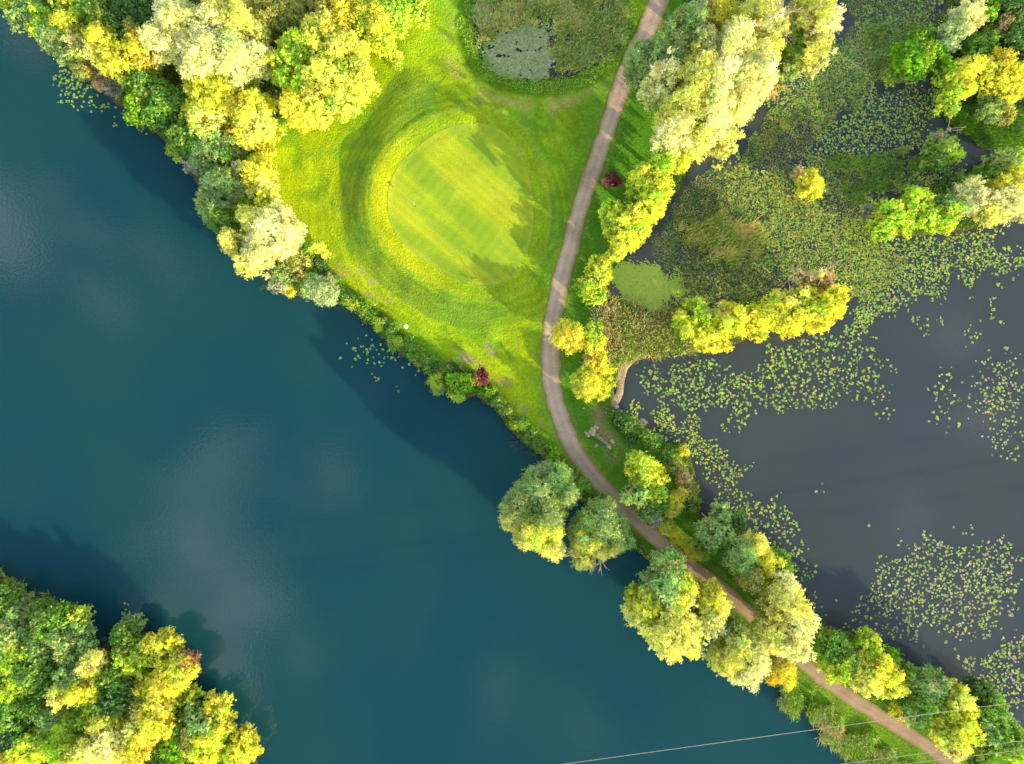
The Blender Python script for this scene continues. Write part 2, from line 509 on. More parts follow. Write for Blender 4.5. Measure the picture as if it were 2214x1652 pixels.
# outer skirt of lake bed to the horizon
FAR = 3000.0
cor = [gv[0], gv[nx - 1], gv[nx * ny - 1], gv[nx * (ny - 1)]]
b0 = len(gv)
sk = np.array([[-FAR, -FAR, -2.5], [FAR, -FAR, -2.5], [FAR, FAR, -2.5], [-FAR, FAR, -2.5]])
gv2 = np.vstack([gv, sk])
ci = [0, nx - 1, nx * ny - 1, nx * (ny - 1)]
sf = np.array([[b0, b0 + 1, ci[1], ci[0]], [b0 + 1, b0 + 2, ci[2], ci[1]], [b0 + 2, b0 + 3, ci[3], ci[2]], [b0 + 3, b0, ci[0], ci[3]]])
gcol = np.vstack([gc.reshape(-1, 3), np.tile(C_(0.12, 0.12, 0.09), (4, 1))])
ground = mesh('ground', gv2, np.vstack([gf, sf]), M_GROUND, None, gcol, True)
tag(ground, kind='structure')


# ------------------------------------------------------------------ putting green: a separately mown sheet
def drape_poly(name, poly, mat, lift, colfn, step=0.3):
    x0, y0 = poly.min(0) - 0.5; x1, y1 = poly.max(0) + 0.5
    xs = np.arange(x0, x1, step); ys = np.arange(y0, y1, step)
    X, Y = np.meshgrid(xs, ys)
    S = sdist(X, Y, poly)
    # pull the outermost ring of grid points onto the outline
    pt = np.stack([X, Y], -1)
    rim = (S < 0) & (S > -step * 1.2)
    if rim.any():
        q = pt[rim]
        best = np.full(len(q), 1e9); bp = q.copy()
        n = len(poly)
        for i in range(n):
            a = poly[i]; b = poly[(i + 1) % n]; v = b - a
            t = np.clip(((q - a) @ v) / (v @ v + 1e-12), 0, 1)
            pr = a + t[:, None] * v
            dd = np.hypot(*(pr - q).T)
            k = dd < best; best[k] = dd[k]; bp[k] = pr[k]
        pt[rim] = bp
    ok = S > -step * 1.2
    Z = hz(pt[..., 0], pt[..., 1]) + lift
    h, w = X.shape
    i = np.arange(h - 1)[:, None] * w + np.arange(w - 1)[None, :]
    okf = ok[:-1, :-1] & ok[1:, :-1] & ok[:-1, 1:] & ok[1:, 1:]
    f = np.stack([i, i + 1, i + w + 1, i + w], -1)[okf]
    v = np.concatenate([pt, Z[..., None]], -1).reshape(-1, 3)
    used = np.unique(f); remap = np.full(len(v), -1); remap[used] = np.arange(len(used))
    v = v[used]
    return mesh(name, v, remap[f], mat, None, colfn(v[:, 0], v[:, 1]), True)


def green_col(x, y):
    big = fbm(x * 0.18, y * 0.18, 71, 4); mid = fbm(x * 0.6, y * 0.6, 73, 3)
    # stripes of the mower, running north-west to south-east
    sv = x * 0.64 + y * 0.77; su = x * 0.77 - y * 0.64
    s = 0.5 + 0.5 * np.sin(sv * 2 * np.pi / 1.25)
    light_streak = fbm(su * 0.05 + 3, sv * 0.5, 77, 3)  # irregular streaks along the sun, painting light and tree shadow
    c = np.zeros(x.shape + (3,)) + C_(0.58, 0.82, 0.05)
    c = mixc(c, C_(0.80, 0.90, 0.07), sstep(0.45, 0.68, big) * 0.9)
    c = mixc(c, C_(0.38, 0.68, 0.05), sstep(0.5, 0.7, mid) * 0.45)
    c = mixc(c, C_(0.82, 0.93, 0.05), sstep(0.46, 0.64, light_streak) * 0.7)
    c = mixc(c, C_(0.34, 0.64, 0.06), (1 - sstep(0.36, 0.46, light_streak)) * 0.7)
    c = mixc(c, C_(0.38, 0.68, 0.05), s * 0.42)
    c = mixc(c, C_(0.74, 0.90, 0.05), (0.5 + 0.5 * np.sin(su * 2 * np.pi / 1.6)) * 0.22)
    e = sdist(x, y, GREEN)
    c = mixc(c, C_(0.62, 0.66, 0.16), np.exp(-(e / 0.16) ** 2) * 0.6)
    c = mixc(c, C_(0.38, 0.52, 0.05), np.exp(-((e - 1.1) / 0.5) ** 2) * 0.25)
    return c


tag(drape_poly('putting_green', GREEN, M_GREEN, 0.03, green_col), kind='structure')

# ------------------------------------------------------------------ gravel path ribbon
m, nt, N, L = newmat('gravel_path')
out = N.new('ShaderNodeOutputMaterial'); bs = N.new('ShaderNodeBsdfPrincipled'); bs.inputs['Roughness'].default_value = 0.95
bs.inputs['Specular IOR Level'].default_value = 0.1
at = N.new('ShaderNodeAttribute'); at.attribute_name = 'across'
ramp = N.new('ShaderNodeValToRGB'); L.new(at.outputs['Fac'], ramp.inputs[0])
e = ramp.color_ramp.elements
e[0].position = 0.0; e[0].color = (0.56, 0.38, 0.22, 1)
e[1].position = 1.0; e[1].color = (0.54, 0.36, 0.21, 1)
for p, c in [(0.14, (0.82, 0.60, 0.45, 1)), (0.3, (0.94, 0.73, 0.58, 1)), (0.5, (0.84, 0.62, 0.48, 1)), (0.7, (0.93, 0.71, 0.56, 1)), (0.86, (0.74, 0.55, 0.42, 1))]:
    k = e.new(p); k.color = c
geo = N.new('ShaderNodeNewGeometry')
n1 = N.new('ShaderNodeTexNoise'); n1.inputs['Scale'].default_value = 5.0; n1.inputs['Detail'].default_value = 8; n1.inputs['Roughness'].default_value = 0.75
n2 = N.new('ShaderNodeTexNoise'); n2.inputs['Scale'].default_value = 0.35; n2.inputs['Detail'].default_value = 5
L.new(geo.outputs['Position'], n1.inputs['Vector']); L.new(geo.outputs['Position'], n2.inputs['Vector'])
ma = N.new('ShaderNodeMath'); ma.operation = 'ADD'; L.new(n1.outputs['Fac'], ma.inputs[0]); L.new(n2.outputs['Fac'], ma.inputs[1])
mr = N.new('ShaderNodeMapRange'); mr.inputs['From Min'].default_value = 0.7; mr.inputs['From Max'].default_value = 1.3
mr.inputs['To Min'].default_value = 0.62; mr.inputs['To Max'].default_value = 1.22
L.new(ma.outputs[0], mr.inputs['Value'])
vm = N.new('ShaderNodeVectorMath'); vm.operation = 'SCALE'; L.new(ramp.outputs['Color'], vm.inputs[0]); L.new(mr.outputs[0], vm.inputs['Scale'])
sp = N.new('ShaderNodeSeparateXYZ'); L.new(geo.outputs['Position'], sp.inputs[0])
sr = N.new('ShaderNodeMapRange'); sr.interpolation_type = 'SMOOTHSTEP'
sr.inputs['From Min'].default_value = -8.0; sr.inputs['From Max'].default_value = -26.0; sr.inputs['To Max'].default_value = 0.42
L.new(sp.outputs['Y'], sr.inputs['Value'])
br = N.new('ShaderNodeMix'); br.data_type = 'RGBA'; br.inputs['B'].default_value = (0.46, 0.28, 0.17, 1)
L.new(sr.outputs[0], br.inputs['Factor']); L.new(vm.outputs['Vector'], br.inputs['A'])
# grass creeping in from both edges
ed = N.new('ShaderNodeMath'); ed.operation = 'PINGPONG'; ed.inputs[1].default_value = 0.5; L.new(at.outputs['Fac'], ed.inputs[0])
en = N.new('ShaderNodeTexNoise'); en.inputs['Scale'].default_value = 1.7; en.inputs['Detail'].default_value = 6; L.new(geo.outputs['Position'], en.inputs['Vector'])
es = N.new('ShaderNodeMath'); es.operation = 'MULTIPLY_ADD'; es.inputs[1].default_value = -0.34; es.inputs[2].default_value = 0.20
L.new(en.outputs['Fac'], es.inputs[0])
ea = N.new('ShaderNodeMath'); ea.operation = 'ADD'; L.new(ed.outputs[0], ea.inputs[0]); L.new(es.outputs[0], ea.inputs[1])
er = N.new('ShaderNodeMapRange'); er.inputs['From Min'].default_value = 0.10; er.inputs['From Max'].default_value = 0.05; L.new(ea.outputs[0], er.inputs['Value'])
eg = N.new('ShaderNodeMix'); eg.data_type = 'RGBA'; eg.inputs['B'].default_value = (0.34, 0.46, 0.06, 1)
L.new(er.outputs[0], eg.inputs['Factor']); L.new(br.outputs['Result'], eg.inputs['A'])
L.new(eg.outputs['Result'], bs.inputs['Base Color'])
bp = N.new('ShaderNodeBump'); bp.inputs['Distance'].default_value = 0.03; L.new(n1.outputs['Fac'], bp.inputs['Height']); L.new(bp.outputs[0], bs.inputs['Normal'])
L.new(bs.outputs[0], out.inputs['Surface'])
M_PATH = m

seg = np.hypot(*np.diff(PATH, axis=0).T); cum = np.concatenate([[0], np.cumsum(seg)])
tt = np.arange(0, cum[-1], 0.35)
pc = np.stack([np.interp(tt, cum, PATH[:, 0]), np.interp(tt, cum, PATH[:, 1])], 1)
for _ in range(6):
    pc[1:-1] = (pc[:-2] + pc[1:-1] * 2 + pc[2:]) / 4
tg = np.gradient(pc, axis=0); tg /= np.linalg.norm(tg, axis=1)[:, None]
nr = np.stack([-tg[:, 1], tg[:, 0]], 1)
KA = 11
us = np.linspace(-1, 1, KA)
half = np.interp(pc[:, 1], [-65, -30, 0, 40, 64], [1.15, 1.25, 1.6, 1.42, 1.75])
wl = half * (1 + 0.16 * (fbm(tt * 0.5, tt * 0 + 3, 81, 3) - 0.5) * 2)
wr = half * (1 + 0.16 * (fbm(tt * 0.5, tt * 0 + 9, 83, 3) - 0.5) * 2)
off = np.where(us[None, :] < 0, us[None, :] * wl[:, None], us[None, :] * wr[:, None])
pv = pc[:, None, :] + nr[:, None, :] * off[..., None]
pz = hz(pv[..., 0], pv[..., 1])
pz = pz + 0.05
pvv = np.concatenate([pv, pz[..., None]], -1).reshape(-1, 3)
i = np.arange(len(tt) - 1)[:, None] * KA + np.arange(KA - 1)[None, :]
pf = np.stack([i, i + KA, i + KA + 1, i + 1], -1).reshape(-1, 4)
tag(mesh('gravel_path', pvv, pf, M_PATH, None, None, True, np.tile((us + 1) / 2, len(tt))), kind='structure')


# ------------------------------------------------------------------ water
def flat_poly(name, pts, z, mat):
    me = bpy.data.meshes.new(name)
    me.from_pydata([(p[0], p[1], z) for p in pts], [], [list(range(len(pts)))])
    me.materials.append(mat); me.update()
    o = bpy.data.objects.new(name, me); COL.objects.link(o)
    return tag(o, kind='structure')


AX = [tuple(p) for p in PATH[::6]]
AX = [(AX[0][0] + 40, FAR)] + AX + [(FAR, -FAR * 0.62)]
flat_poly('lake_water', AX + [(FAR, -FAR), (-FAR, -FAR), (-FAR, FAR)], 0.0, M_LAKE)
flat_poly('pond_water', AX[::-1] + [(FAR, FAR)], 0.0, M_POND)
cen = HOLE.mean(0)
flat_poly('golf_pond_water', [tuple(cen + (p - cen) * 1.03) for p in HOLE], 0.06, M_POND)

# ------------------------------------------------------------------ foliage colours
PAL = dict(cream=(.92, .93, .50), straw=(.88, .88, .30), yellow=(.86, .85, .14), gold=(.88, .79, .14), lime=(.60, .76, .11),
           limecream=(.80, .86, .20), green=(.29, .48, .10), bright=(.32, .56, .05), sage=(.44, .59, .24), pale=(.58, .68, .40),
           olive=(.50, .52, .16), dark=(.16, .30, .09), purple=(.28, .09, .12), tan=(.78, .60, .36), brown=(.62, .34, .19),
           yg=(.74, .83, .13), grey=(.52, .54, .44))
PAL.update(matg=(.52, .62, .30), duck=(.64, .97, .15), padg=(.34, .66, .12), padl=(.52, .76, .14))
PAL = {k: np.array(v) for k, v in PAL.items()}
BARKC = {'tree': C_(.20, .15, .10), 'dead': C_(.62, .52, .42), 'twig': C_(.50, .34, .16)}


def rand_dirs(n):
    v = rng.normal(size=(n, 3)); return v / (np.linalg.norm(v, axis=1)[:, None] + 1e-9)


def jitter_col(base, n, hue=0.10, val=0.16):
    g = 1 + rng.normal(size=(n, 1)) * val
    h = 1 + rng.normal(size=(n, 3)) * np.array([hue, hue * 0.5, hue])
    return np.clip(base * g * h, 0.008, 0.95)


def crown_blob(G, c, R, V, col, leaf=0.30, aspect=1.5, cover=2.2, droop=0.0, lobe=1.0, spray=0.75):
    """one billow of a crown: sub-lobes of leaves over an ellipsoid at c"""
    k = int(np.clip(6 + 2.1 * (R / lobe) * (0.4 * R + 0.6 * V) / lobe, 8, 120))
    i = np.arange(k) + 0.5
    zc = 1 - i / k * 1.45                       # from the top to below the equator
    zc = np.clip(zc + rng.normal(size=k) * 0.08, -0.6, 1)
    ph = i * 2.399963 + rng.uniform(0, 6.28) + rng.normal(size=k) * 0.3
    rr = np.sqrt(np.clip(1 - zc * zc, 0, 1))
    dirs = np.stack([rr * np.cos(ph), rr * np.sin(ph), zc], 1)
    rs = np.clip(R * rng.uniform(0.16, 0.46, k), 0.28, 1.35 * lobe)
    sc = np.array([R, R, V])
    fa = rng.uniform(0, 6.28, 3); az = np.arctan2(dirs[:, 1], dirs[:, 0])
    wav = 1 + 0.16 * np.sin(2 * az + fa[0]) + 0.13 * np.sin(3 * az + fa[1]) + 0.10 * np.sin(5 * az + fa[2] + 2 * dirs[:, 2])
    shell = rng.uniform(0.66, 1.04, k) * wav
    pos = c + dirs * (sc * 1.0 - rs[:, None] * 0.75) * shell[:, None]
    for q in range(k):
        n = int(cover * 2 * math.pi * rs[q] ** 2 / (leaf * leaf / aspect * 0.55)) + 6
        n = min(n, 500)
        m = max(4, n // 8)
        cd_ = rand_dirs(m) + dirs[q] * 0.75
        cd_ /= np.linalg.norm(cd_, axis=1)[:, None]
        crad = rng.uniform(0.58, 1.28, m); ctint = 1 + rng.normal(size=m) * 0.19
        ci_ = rng.integers(0, m, n)
        sp_ = cd_ + rng.normal(size=(m, 3)) * 0.55 - np.array([0, 0, 0.25 + droop])
        sp_ /= np.linalg.norm(sp_, axis=1)[:, None]
        ln_ = spray * rng.uniform(0.5, 1.3, m)
        t_ = rng.random(n) ** 0.8
        d = cd_[ci_]
        P = pos[q] + cd_[ci_] * (rs[q] * crad[ci_])[:, None] * np.array([1, 1, 0.85]) + sp_[ci_] * (ln_[ci_] * (t_ - 0.35))[:, None]
        P = P + rng.normal(size=(n, 3)) * (0.10 + 0.06 * (1 - t_))[:, None]
        nrm = d * 0.9 + rng.normal(size=(n, 3)) * 0.55
        nrm /= np.linalg.norm(nrm, axis=1)[:, None]
        lc = np.clip(jitter_col(jitter_col(col, 1, 0.07, 0.10)[0], n, 0.10, 0.17) * ctint[ci_][:, None], 0.005, 0.97)
        s = leaf * rng.uniform(0.7, 1.35, n)
        up = sp_[ci_] + rng.normal(size=(n, 3)) * 0.35
        G.leaves(P, nrm, s, s / aspect, lc, up)
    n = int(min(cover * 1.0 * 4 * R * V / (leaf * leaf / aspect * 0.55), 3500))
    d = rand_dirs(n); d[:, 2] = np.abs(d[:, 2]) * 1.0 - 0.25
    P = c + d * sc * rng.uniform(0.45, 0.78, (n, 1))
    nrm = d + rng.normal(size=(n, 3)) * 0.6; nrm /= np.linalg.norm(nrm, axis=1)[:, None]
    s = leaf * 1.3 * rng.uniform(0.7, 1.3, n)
    G.leaves(P, nrm, s, s / aspect, jitter_col(col * 0.62, n))  # inner leaves darkened, crown self-shade put into their colour


def curve(a, b, sag=0.15, n=6):
    a = np.asarray(a, float); b = np.asarray(b, float)
    t = np.linspace(0, 1, n)[:, None]
    L_ = np.linalg.norm(b - a)
    mid = (a + b) / 2 + rng.normal(size=3) * L_ * sag * 0.5
    return (1 - t) ** 2 * a + 2 * t * (1 - t) * mid + t * t * b


def twig_fan(G, root, direction, length, r, col, depth=3):
    d = np.asarray(direction, float); d /= np.linalg.norm(d)
    tip = root + d * length
    p = curve(root, tip, 0.22, 5)
    G.tube(p, np.linspace(r, r * 0.45, 5), jitter_col(col, 1, 0.04, 0.12)[0], 4)
    if depth > 0:
        for q in range(rng.integers(2, 4)):
            nd = d + rng.normal(size=3) * 0.55
            twig_fan(G, p[rng.integers(2, 5)], nd, length * rng.uniform(0.45, 0.7), r * 0.55, col, depth - 1)


def plant(name, label, cat, h, blobs, group=None, leaf=0.37, aspect=1.5, cover=2.2, droop=0.0, lobe=1.0, flat=0.8,
          dead=(), twiggy=0, bare=0.0, base=None, tall=0.42):
    """tree or shrub. blobs: (x, y, r, colour[, top height]) in survey units; dead: (x, y, reach) bare branch fans"""
    rmax = max(b[2] for b in blobs)
    info = []
    for b in blobs:
        hb = b[4] if len(b) > 4 else h * (0.72 + 0.28 * b[2] / rmax) * rng.uniform(0.95, 1.03)
        zv = hb * 0.75
        R = 0.95 * b[2] / PXM * (CAM_H - zv) / CAM_H
        V = min(R * flat, hb * 0.48)
        if cat == 'tree':
            V = float(np.clip(max(R * flat, hb * tall), 0.2, hb * 0.47))
        x, y = W(b[0], b[1], zv)
        info.append((x, y, hb - V, R, V, PAL[b[3]]))
    w = np.array([q[3] ** 2 for q in info])
    bx = float((np.array([q[0] for q in info]) * w).sum() / w.sum()); by = float((np.array([q[1] for q in info]) * w).sum() / w.sum())
    if base:
        bx, by = W(*base)
    gz = float(hz(bx, by))
    if gz < 0.05:                                      # keep the foot on dry land
        best = None
        for rad in np.arange(0.5, 14, 0.5):
            for a in np.linspace(0, 2 * np.pi, 24, endpoint=False):
                xx, yy = bx + rad * math.cos(a), by + rad * math.sin(a)
                if hz(xx, yy) > 0.15:
                    best = (xx, yy); break
            if best: break
        if best:
            bx, by = best; gz = float(hz(bx, by))
    root = empty(name, (bx, by, gz))
    tag(root, label, cat, group)
    o = np.array([bx, by, gz])
    Gt = Geo()
    tr = 0.05 + 0.028 * h
    if cat == 'shrub':
        tr *= 0.5
    top = np.array([bx, by, gz + h * 0.45]) + np.append(rng.normal(size=2) * 0.03 * h, 0)
    tp = curve(o - [0, 0, 0.3], top, 0.08, 7)
    Gt.tube(tp, np.linspace(tr * 1.35, tr * 0.7, 7), BARKC['tree'], 8)
    for (x, y, z, R, V, c) in info:
        c0 = np.array([x, y, z])
        st = tp[rng.integers(3, 7)]
        p = curve(st, c0 + [0, 0, V * 0.3], 0.15, 6)
        Gt.tube(p, np.linspace(tr * 0.6, tr * 0.22, 6), BARKC['tree'], 6)
        for q in range(5 if R > 1.2 else 3):
            d = rand_dirs(1)[0]; d[2] = abs(d[2]) * 0.8
            Gt.tube(curve(p[rng.integers(2, 6)], c0 + d * np.array([R, R, V]) * 0.85, 0.2, 4), np.linspace(tr * 0.28, 0.02, 4), BARKC['tree'], 5)
    Gt.build('trunk' if cat != 'shrub' else 'stem', M_BARK, root, True, o)
    if twiggy:
        Gw = Geo()
        for (x, y, z, R, V, c) in info:
            c0 = np.array([x, y, z - V * 0.5])
            for q in range(int(twiggy * R * R)):
                d = rand_dirs(1)[0]; d[2] = abs(d[2]) * 0.9 + 0.1
                tip = c0 + d * np.array([R, R, V * 1.4]) * rng.uniform(0.8, 1.12)
                p = curve(c0 + d * R * 0.15, tip, 0.3, 5)
                Gw.tube(p, np.linspace(0.06, 0.025, 5), jitter_col(c * 0.5 + PAL['tan'] * 0.6, 1, 0.05, 0.15)[0], 3)
        tag(Gw.build('twigs', M_BARK, root, False, o))
    G = Geo()
    for (x, y, z, R, V, c) in info:
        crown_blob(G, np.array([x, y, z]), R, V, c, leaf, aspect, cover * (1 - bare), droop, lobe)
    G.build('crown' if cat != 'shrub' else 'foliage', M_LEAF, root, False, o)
    if dead:
        for (x, y, reach) in dead:
            Gd = Geo()
            zz = h * 0.93
            px_, py_ = W(x, y, zz)
            rr = reach / PXM
            for q in range(5):
                d = rng.normal(size=3); d[2] = abs(d[2]) * 0.5 + 0.15
                twig_fan(Gd, np.array([px_, py_, zz - rr * 0.35 + gz * 0]), d, rr * rng.uniform(0.6, 1.0), 0.09, BARKC['dead'], 2)
            tag(Gd.build('dead_branch', M_BARK, root, True, o), 'bare pale dead branch')
    return root


def ragged(x, y, r, c):
    o = [(x, y, r * 0.62, c, 1.9)]
    for k in range(6):
        a = rng.uniform(0, 6.28); q = rng.uniform(0.45, 1.0) * r
        o.append((x + math.cos(a) * q, y + math.sin(a) * q * 0.8, r * rng.uniform(0.28, 0.5), [c, c, 'green', 'olive', 'bright', 'dark'][k], rng.uniform(0.9, 1.8)))
    return o


HT = 1.0
TW = 'trees of the wood in the top left'
RW = 'trees along the right side of the path'
SP = 'trees on the narrow spit in the pond'
IT = 'trees on the marsh islands at the top right'
LT = 'trees along the causeway at the lower right'
BT = 'trees of the wood in the bottom left corner'
SH = 'low shrubs along the lake bank below the fairway'
CREAM = dict(leaf=0.36, aspect=1.9, lobe=1.0)
SAGE = dict(leaf=0.34, aspect=2.6, droop=0.5, lobe=0.9)
BUSH = dict(leaf=0.27, aspect=1.6, lobe=0.75, flat=0.75)

# ---- wood in the top left corner
plant('broadleaf_tree', 'green rounded tree at the very top left tip of the wood', 'tree', HT * 7, [(48, 22, 38, 'sage'), (85, 48, 34, 'lime'), (20, 8, 22, 'lime')], TW)
plant('willow_tree', 'sage green willow leaning over the lake near the top left corner', 'tree', HT * 7, [(118, 70, 42, 'sage'), (150, 112, 34, 'sage'), (175, 140, 26, 'olive')], TW, **SAGE)
plant('broadleaf_tree', 'small yellow tree between sage willows near the top left corner', 'tree', HT * 10, [(150, 48, 30, 'yellow'), (163, 84, 18, 'cream'), (140, 8, 26, 'yg')], TW)
plant('broadleaf_tree', 'green tree cut by the top edge above the small yellow tree', 'tree', HT * 9, [(222, 25, 46, 'green'), (190, 60, 28, 'green'), (185, 15, 24, 'lime')], TW)
plant('broadleaf_tree', 'two-lobed yellow tree left of the great cream willow', 'tree', HT * 11, [(218, 85, 34, 'yellow'), (250, 128, 40, 'yellow'), (208, 115, 26, 'straw')], TW)
plant('conifer_tree', 'dark green tree at the top edge left of the cream willow', 'tree', HT * 9, [(280, 22, 44, 'dark'), (312, 40, 34, 'dark'), (262, 70, 30, 'green')], TW)
plant('broadleaf_tree', 'gold leaved tree touching the left side of the cream willow', 'tree', HT * 11, [(303, 88, 28, 'gold'), (306, 122, 26, 'gold'), (285, 62, 20, 'olive')], TW)
plant('willow_tree', 'great cream yellow willow, the palest crown of the top left wood', 'tree', HT * 15, [(390, 58, 62, 'cream'), (352, 88, 42, 'cream'), (455, 70, 58, 'cream'), (500, 118, 58, 'cream'), (432, 120, 52, 'cream'), (525, 62, 48, 'straw'), (480, 28, 44, 'straw'), (555, 120, 30, 'cream')], TW, **CREAM)
plant('willow_tree', 'olive willow at the top edge behind the great cream willow', 'tree', HT * 11, [(575, 30, 48, 'olive'), (540, 10, 36, 'straw'), (620, 22, 36, 'olive')], TW, **SAGE)
plant('broadleaf_tree', 'dark green round tree on the lake edge below the yellow two-lobed tree', 'tree', HT * 8, [(318, 190, 46, 'green'), (352, 215, 44, 'green'), (300, 225, 38, 'bright'), (338, 245, 34, 'green')], TW)
plant('shrub', 'brownish bare shrub at the waterline beside the lily pads of the top left', 'shrub', 3, [(215, 165, 24, 'tan'), (240, 185, 22, 'grey'), (200, 148, 18, 'olive')], TW, twiggy=14, bare=0.5, **BUSH)
plant('broadleaf_tree', 'yellow spreading tree below the great cream willow', 'tree', HT * 11, [(465, 190, 58, 'yellow'), (420, 170, 34, 'yellow'), (500, 168, 40, 'yg'), (440, 225, 36, 'yellow')], TW)
plant('broadleaf_tree', 'pale yellow tree beside the lake side green shrubs, left of the grass gap', 'tree', HT * 10, [(440, 256, 40, 'straw'), (415, 240, 24, 'yellow')], TW)
plant('broadleaf_tree', 'orange tinted yellow tree by the narrow grass gap in the wood', 'tree', HT * 10, [(530, 225, 50, 'yellow'), (548, 262, 42, 'straw'), (505, 252, 24, 'gold'), (520, 290, 26, 'yellow')], TW)
plant('broadleaf_tree', 'deep green tree behind the lime bank shrub on the lake side', 'tree', HT * 7, [(405, 285, 42, 'green'), (380, 268, 30, 'dark')], TW)
plant('shrub', 'lime green bank shrub at the waterline with its foot in the lake', 'shrub', 3.5, [(382, 322, 20, 'lime'), (392, 338, 14, 'yg')], TW, **BUSH)
plant('willow_tree', 'grey sage willow above the silver shrub on the lake bank', 'tree', HT * 7.5, [(452, 325, 46, 'sage'), (485, 308, 38, 'sage'), (500, 340, 26, 'green')], TW, **SAGE)
plant('shrub', 'silvery grey shrub hanging over the lake', 'shrub', 3.5, [(416, 350, 22, 'grey'), (436, 362, 18, 'pale')], TW, **BUSH)
plant('willow_tree', 'broad sage green tree bulging over the lake above the cream bank willow', 'tree', HT * 8, [(462, 412, 40, 'sage'), (490, 398, 40, 'sage'), (455, 448, 32, 'sage'), (480, 478, 30, 'green')], TW, **SAGE)
plant('broadleaf_tree', 'yellow tree on the fairway edge above the cream bank willow', 'tree', HT * 8, [(550, 372, 38, 'yellow'), (568, 402, 32, 'straw'), (520, 362, 18, 'cream'), (570, 428, 20, 'yg')], TW)
plant('shrub', 'glossy lime green shrub tucked behind the yellow fairway edge tree', 'shrub', 5, [(530, 424, 26, 'lime'), (505, 455, 22, 'lime')], TW, **BUSH)
plant('shrub', 'yellow low hedge bush at the fairway corner of the wood', 'shrub', 4, [(575, 318, 22, 'yellow'), (600, 285, 18, 'yg'), (562, 345, 20, 'yellow')], TW, **BUSH)
plant('willow_tree', 'cream willow standing alone on the lake bank beside the fairway', 'tree', HT * 11, [(580, 500, 56, 'cream'), (545, 475, 34, 'straw'), (612, 525, 34, 'cream'), (555, 548, 40, 'cream'), (600, 470, 34, 'cream'), (498, 522, 30, 'straw'), (530, 570, 26, 'straw')], 'single trees on the lake bank', **CREAM)
plant('broadleaf_tree', 'tall lime yellow tree facing the fairway in the top left wood', 'tree', HT * 12, [(640, 108, 46, 'lime'), (690, 75, 52, 'limecream'), (735, 105, 48, 'limecream'), (768, 165, 40, 'limecream'), (700, 165, 50, 'limecream'), (640, 170, 42, 'lime'), (735, 205, 40, 'limecream'), (680, 220, 42, 'limecream'), (638, 232, 36, 'gold'), (610, 140, 34, 'lime')], TW, aspect=1.4, lobe=0.9)
plant('broadleaf_tree', 'yellow green tree at the top edge where the wood meets the fairway', 'tree', HT * 9, [(850, 18, 46, 'lime'), (800, 30, 44, 'yg'), (900, 8, 30, 'lime'), (812, 72, 38, 'yg')], TW)
plant('broadleaf_tree', 'amber brown tinged tree at the top edge between lime crowns', 'tree', HT * 9, [(745, 22, 44, 'gold'), (705, 15, 34, 'olive'), (655, 20, 34, 'olive')], TW)
plant('sapling', 'small yellow green sapling alone on the fairway by the wood', 'tree', HT * 4, [(852, 118, 14, 'limecream'), (856, 136, 10, 'lime')], None, leaf=0.26, lobe=0.6)

# ---- lake bank below the fairway
plant('shrub', 'olive green waterside shrub beside the cream bank willow', 'shrub', 5, [(640, 568, 34, 'olive'), (612, 592, 30, 'sage'), (600, 612, 20, 'grey')], SH, twiggy=5, **BUSH)
plant('shrub', 'small gold shrub at the waterline left of the pale round willow', 'shrub', 3, [(624, 628, 14, 'gold'), (618, 612, 10, 'gold')], SH, **BUSH)
plant('sapling', 'pale lime leafed sapling at the fairway edge next to the cream bank willow', 'tree', HT * 5, [(685, 535, 16, 'limecream'), (700, 548, 9, 'limecream')], None, leaf=0.3, lobe=0.55)
plant('shrub', 'dark green shrub behind the pale lime sapling', 'shrub', 3.5, [(660, 545, 22, 'bright'), (690, 568, 20, 'dark')], SH, **BUSH)
plant('willow_shrub', 'round pale grey green willow on the lake bank', 'shrub', 5, [(688, 626, 34, 'pale'), (672, 610, 22, 'sage'), (706, 640, 22, 'pale')], SH, leaf=0.22, aspect=2, lobe=0.7)
bank = [(706, 592, 18, 'dark'), (724, 612, 17, 'green'), (746, 640, 18, 'green'), (764, 656, 16, 'lime'), (782, 664, 16, 'bright'), (800, 684, 17, 'green'), (822, 700, 17, 'lime'),
        (842, 712, 18, 'green'), (860, 738, 18, 'lime'), (880, 742, 16, 'green'), (896, 762, 18, 'bright'), (918, 776, 18, 'green'), (936, 796, 17, 'dark'), (958, 800, 17, 'green'),
        (985, 800, 16, 'dark'), (1010, 812, 14, 'dark')]
where = ['just right of the pale round willow', 'between the pale round willow and the white bag', 'below the fairway left of the white bag', 'yellowish, right beside the white bag',
         'right of the white bag', 'between the white bag and the white flower head', 'yellowish, just left of the white flower head', 'beneath the white flower head', 'yellowish, right of the white flower head',
         'on the fairway side past the white flower head', 'midway along the bank above the scattered lily pads', 'above the last scattered lily pads of the bank', 'darker, left of the spiky lime shrub',
         'behind the spiky lime shrub', 'darkest, behind the bright round shrub', 'left of the purple shrub by the lake']
for (x, y, r, c), wtxt in zip(bank, where):
    plant('shrub', 'bank shrub ' + wtxt, 'shrub', 1.9, ragged(x, y, r, c), SH, leaf=0.22, aspect=1.4, lobe=0.5, flat=0.6)
plant('shrub', 'spiky lime green shrub at the lake edge left of the bright round shrub', 'shrub', 3.2, [(943, 829, 19, 'lime'), (950, 842, 13, 'sage')], SH, leaf=0.26, aspect=3.2, lobe=0.6)
plant('shrub', 'bright green round shrub at the lake edge beside the purple shrub', 'shrub', 4, [(994, 836, 26, 'bright'), (984, 850, 19, 'lime'), (1010, 826, 17, 'bright')], SH, **BUSH)
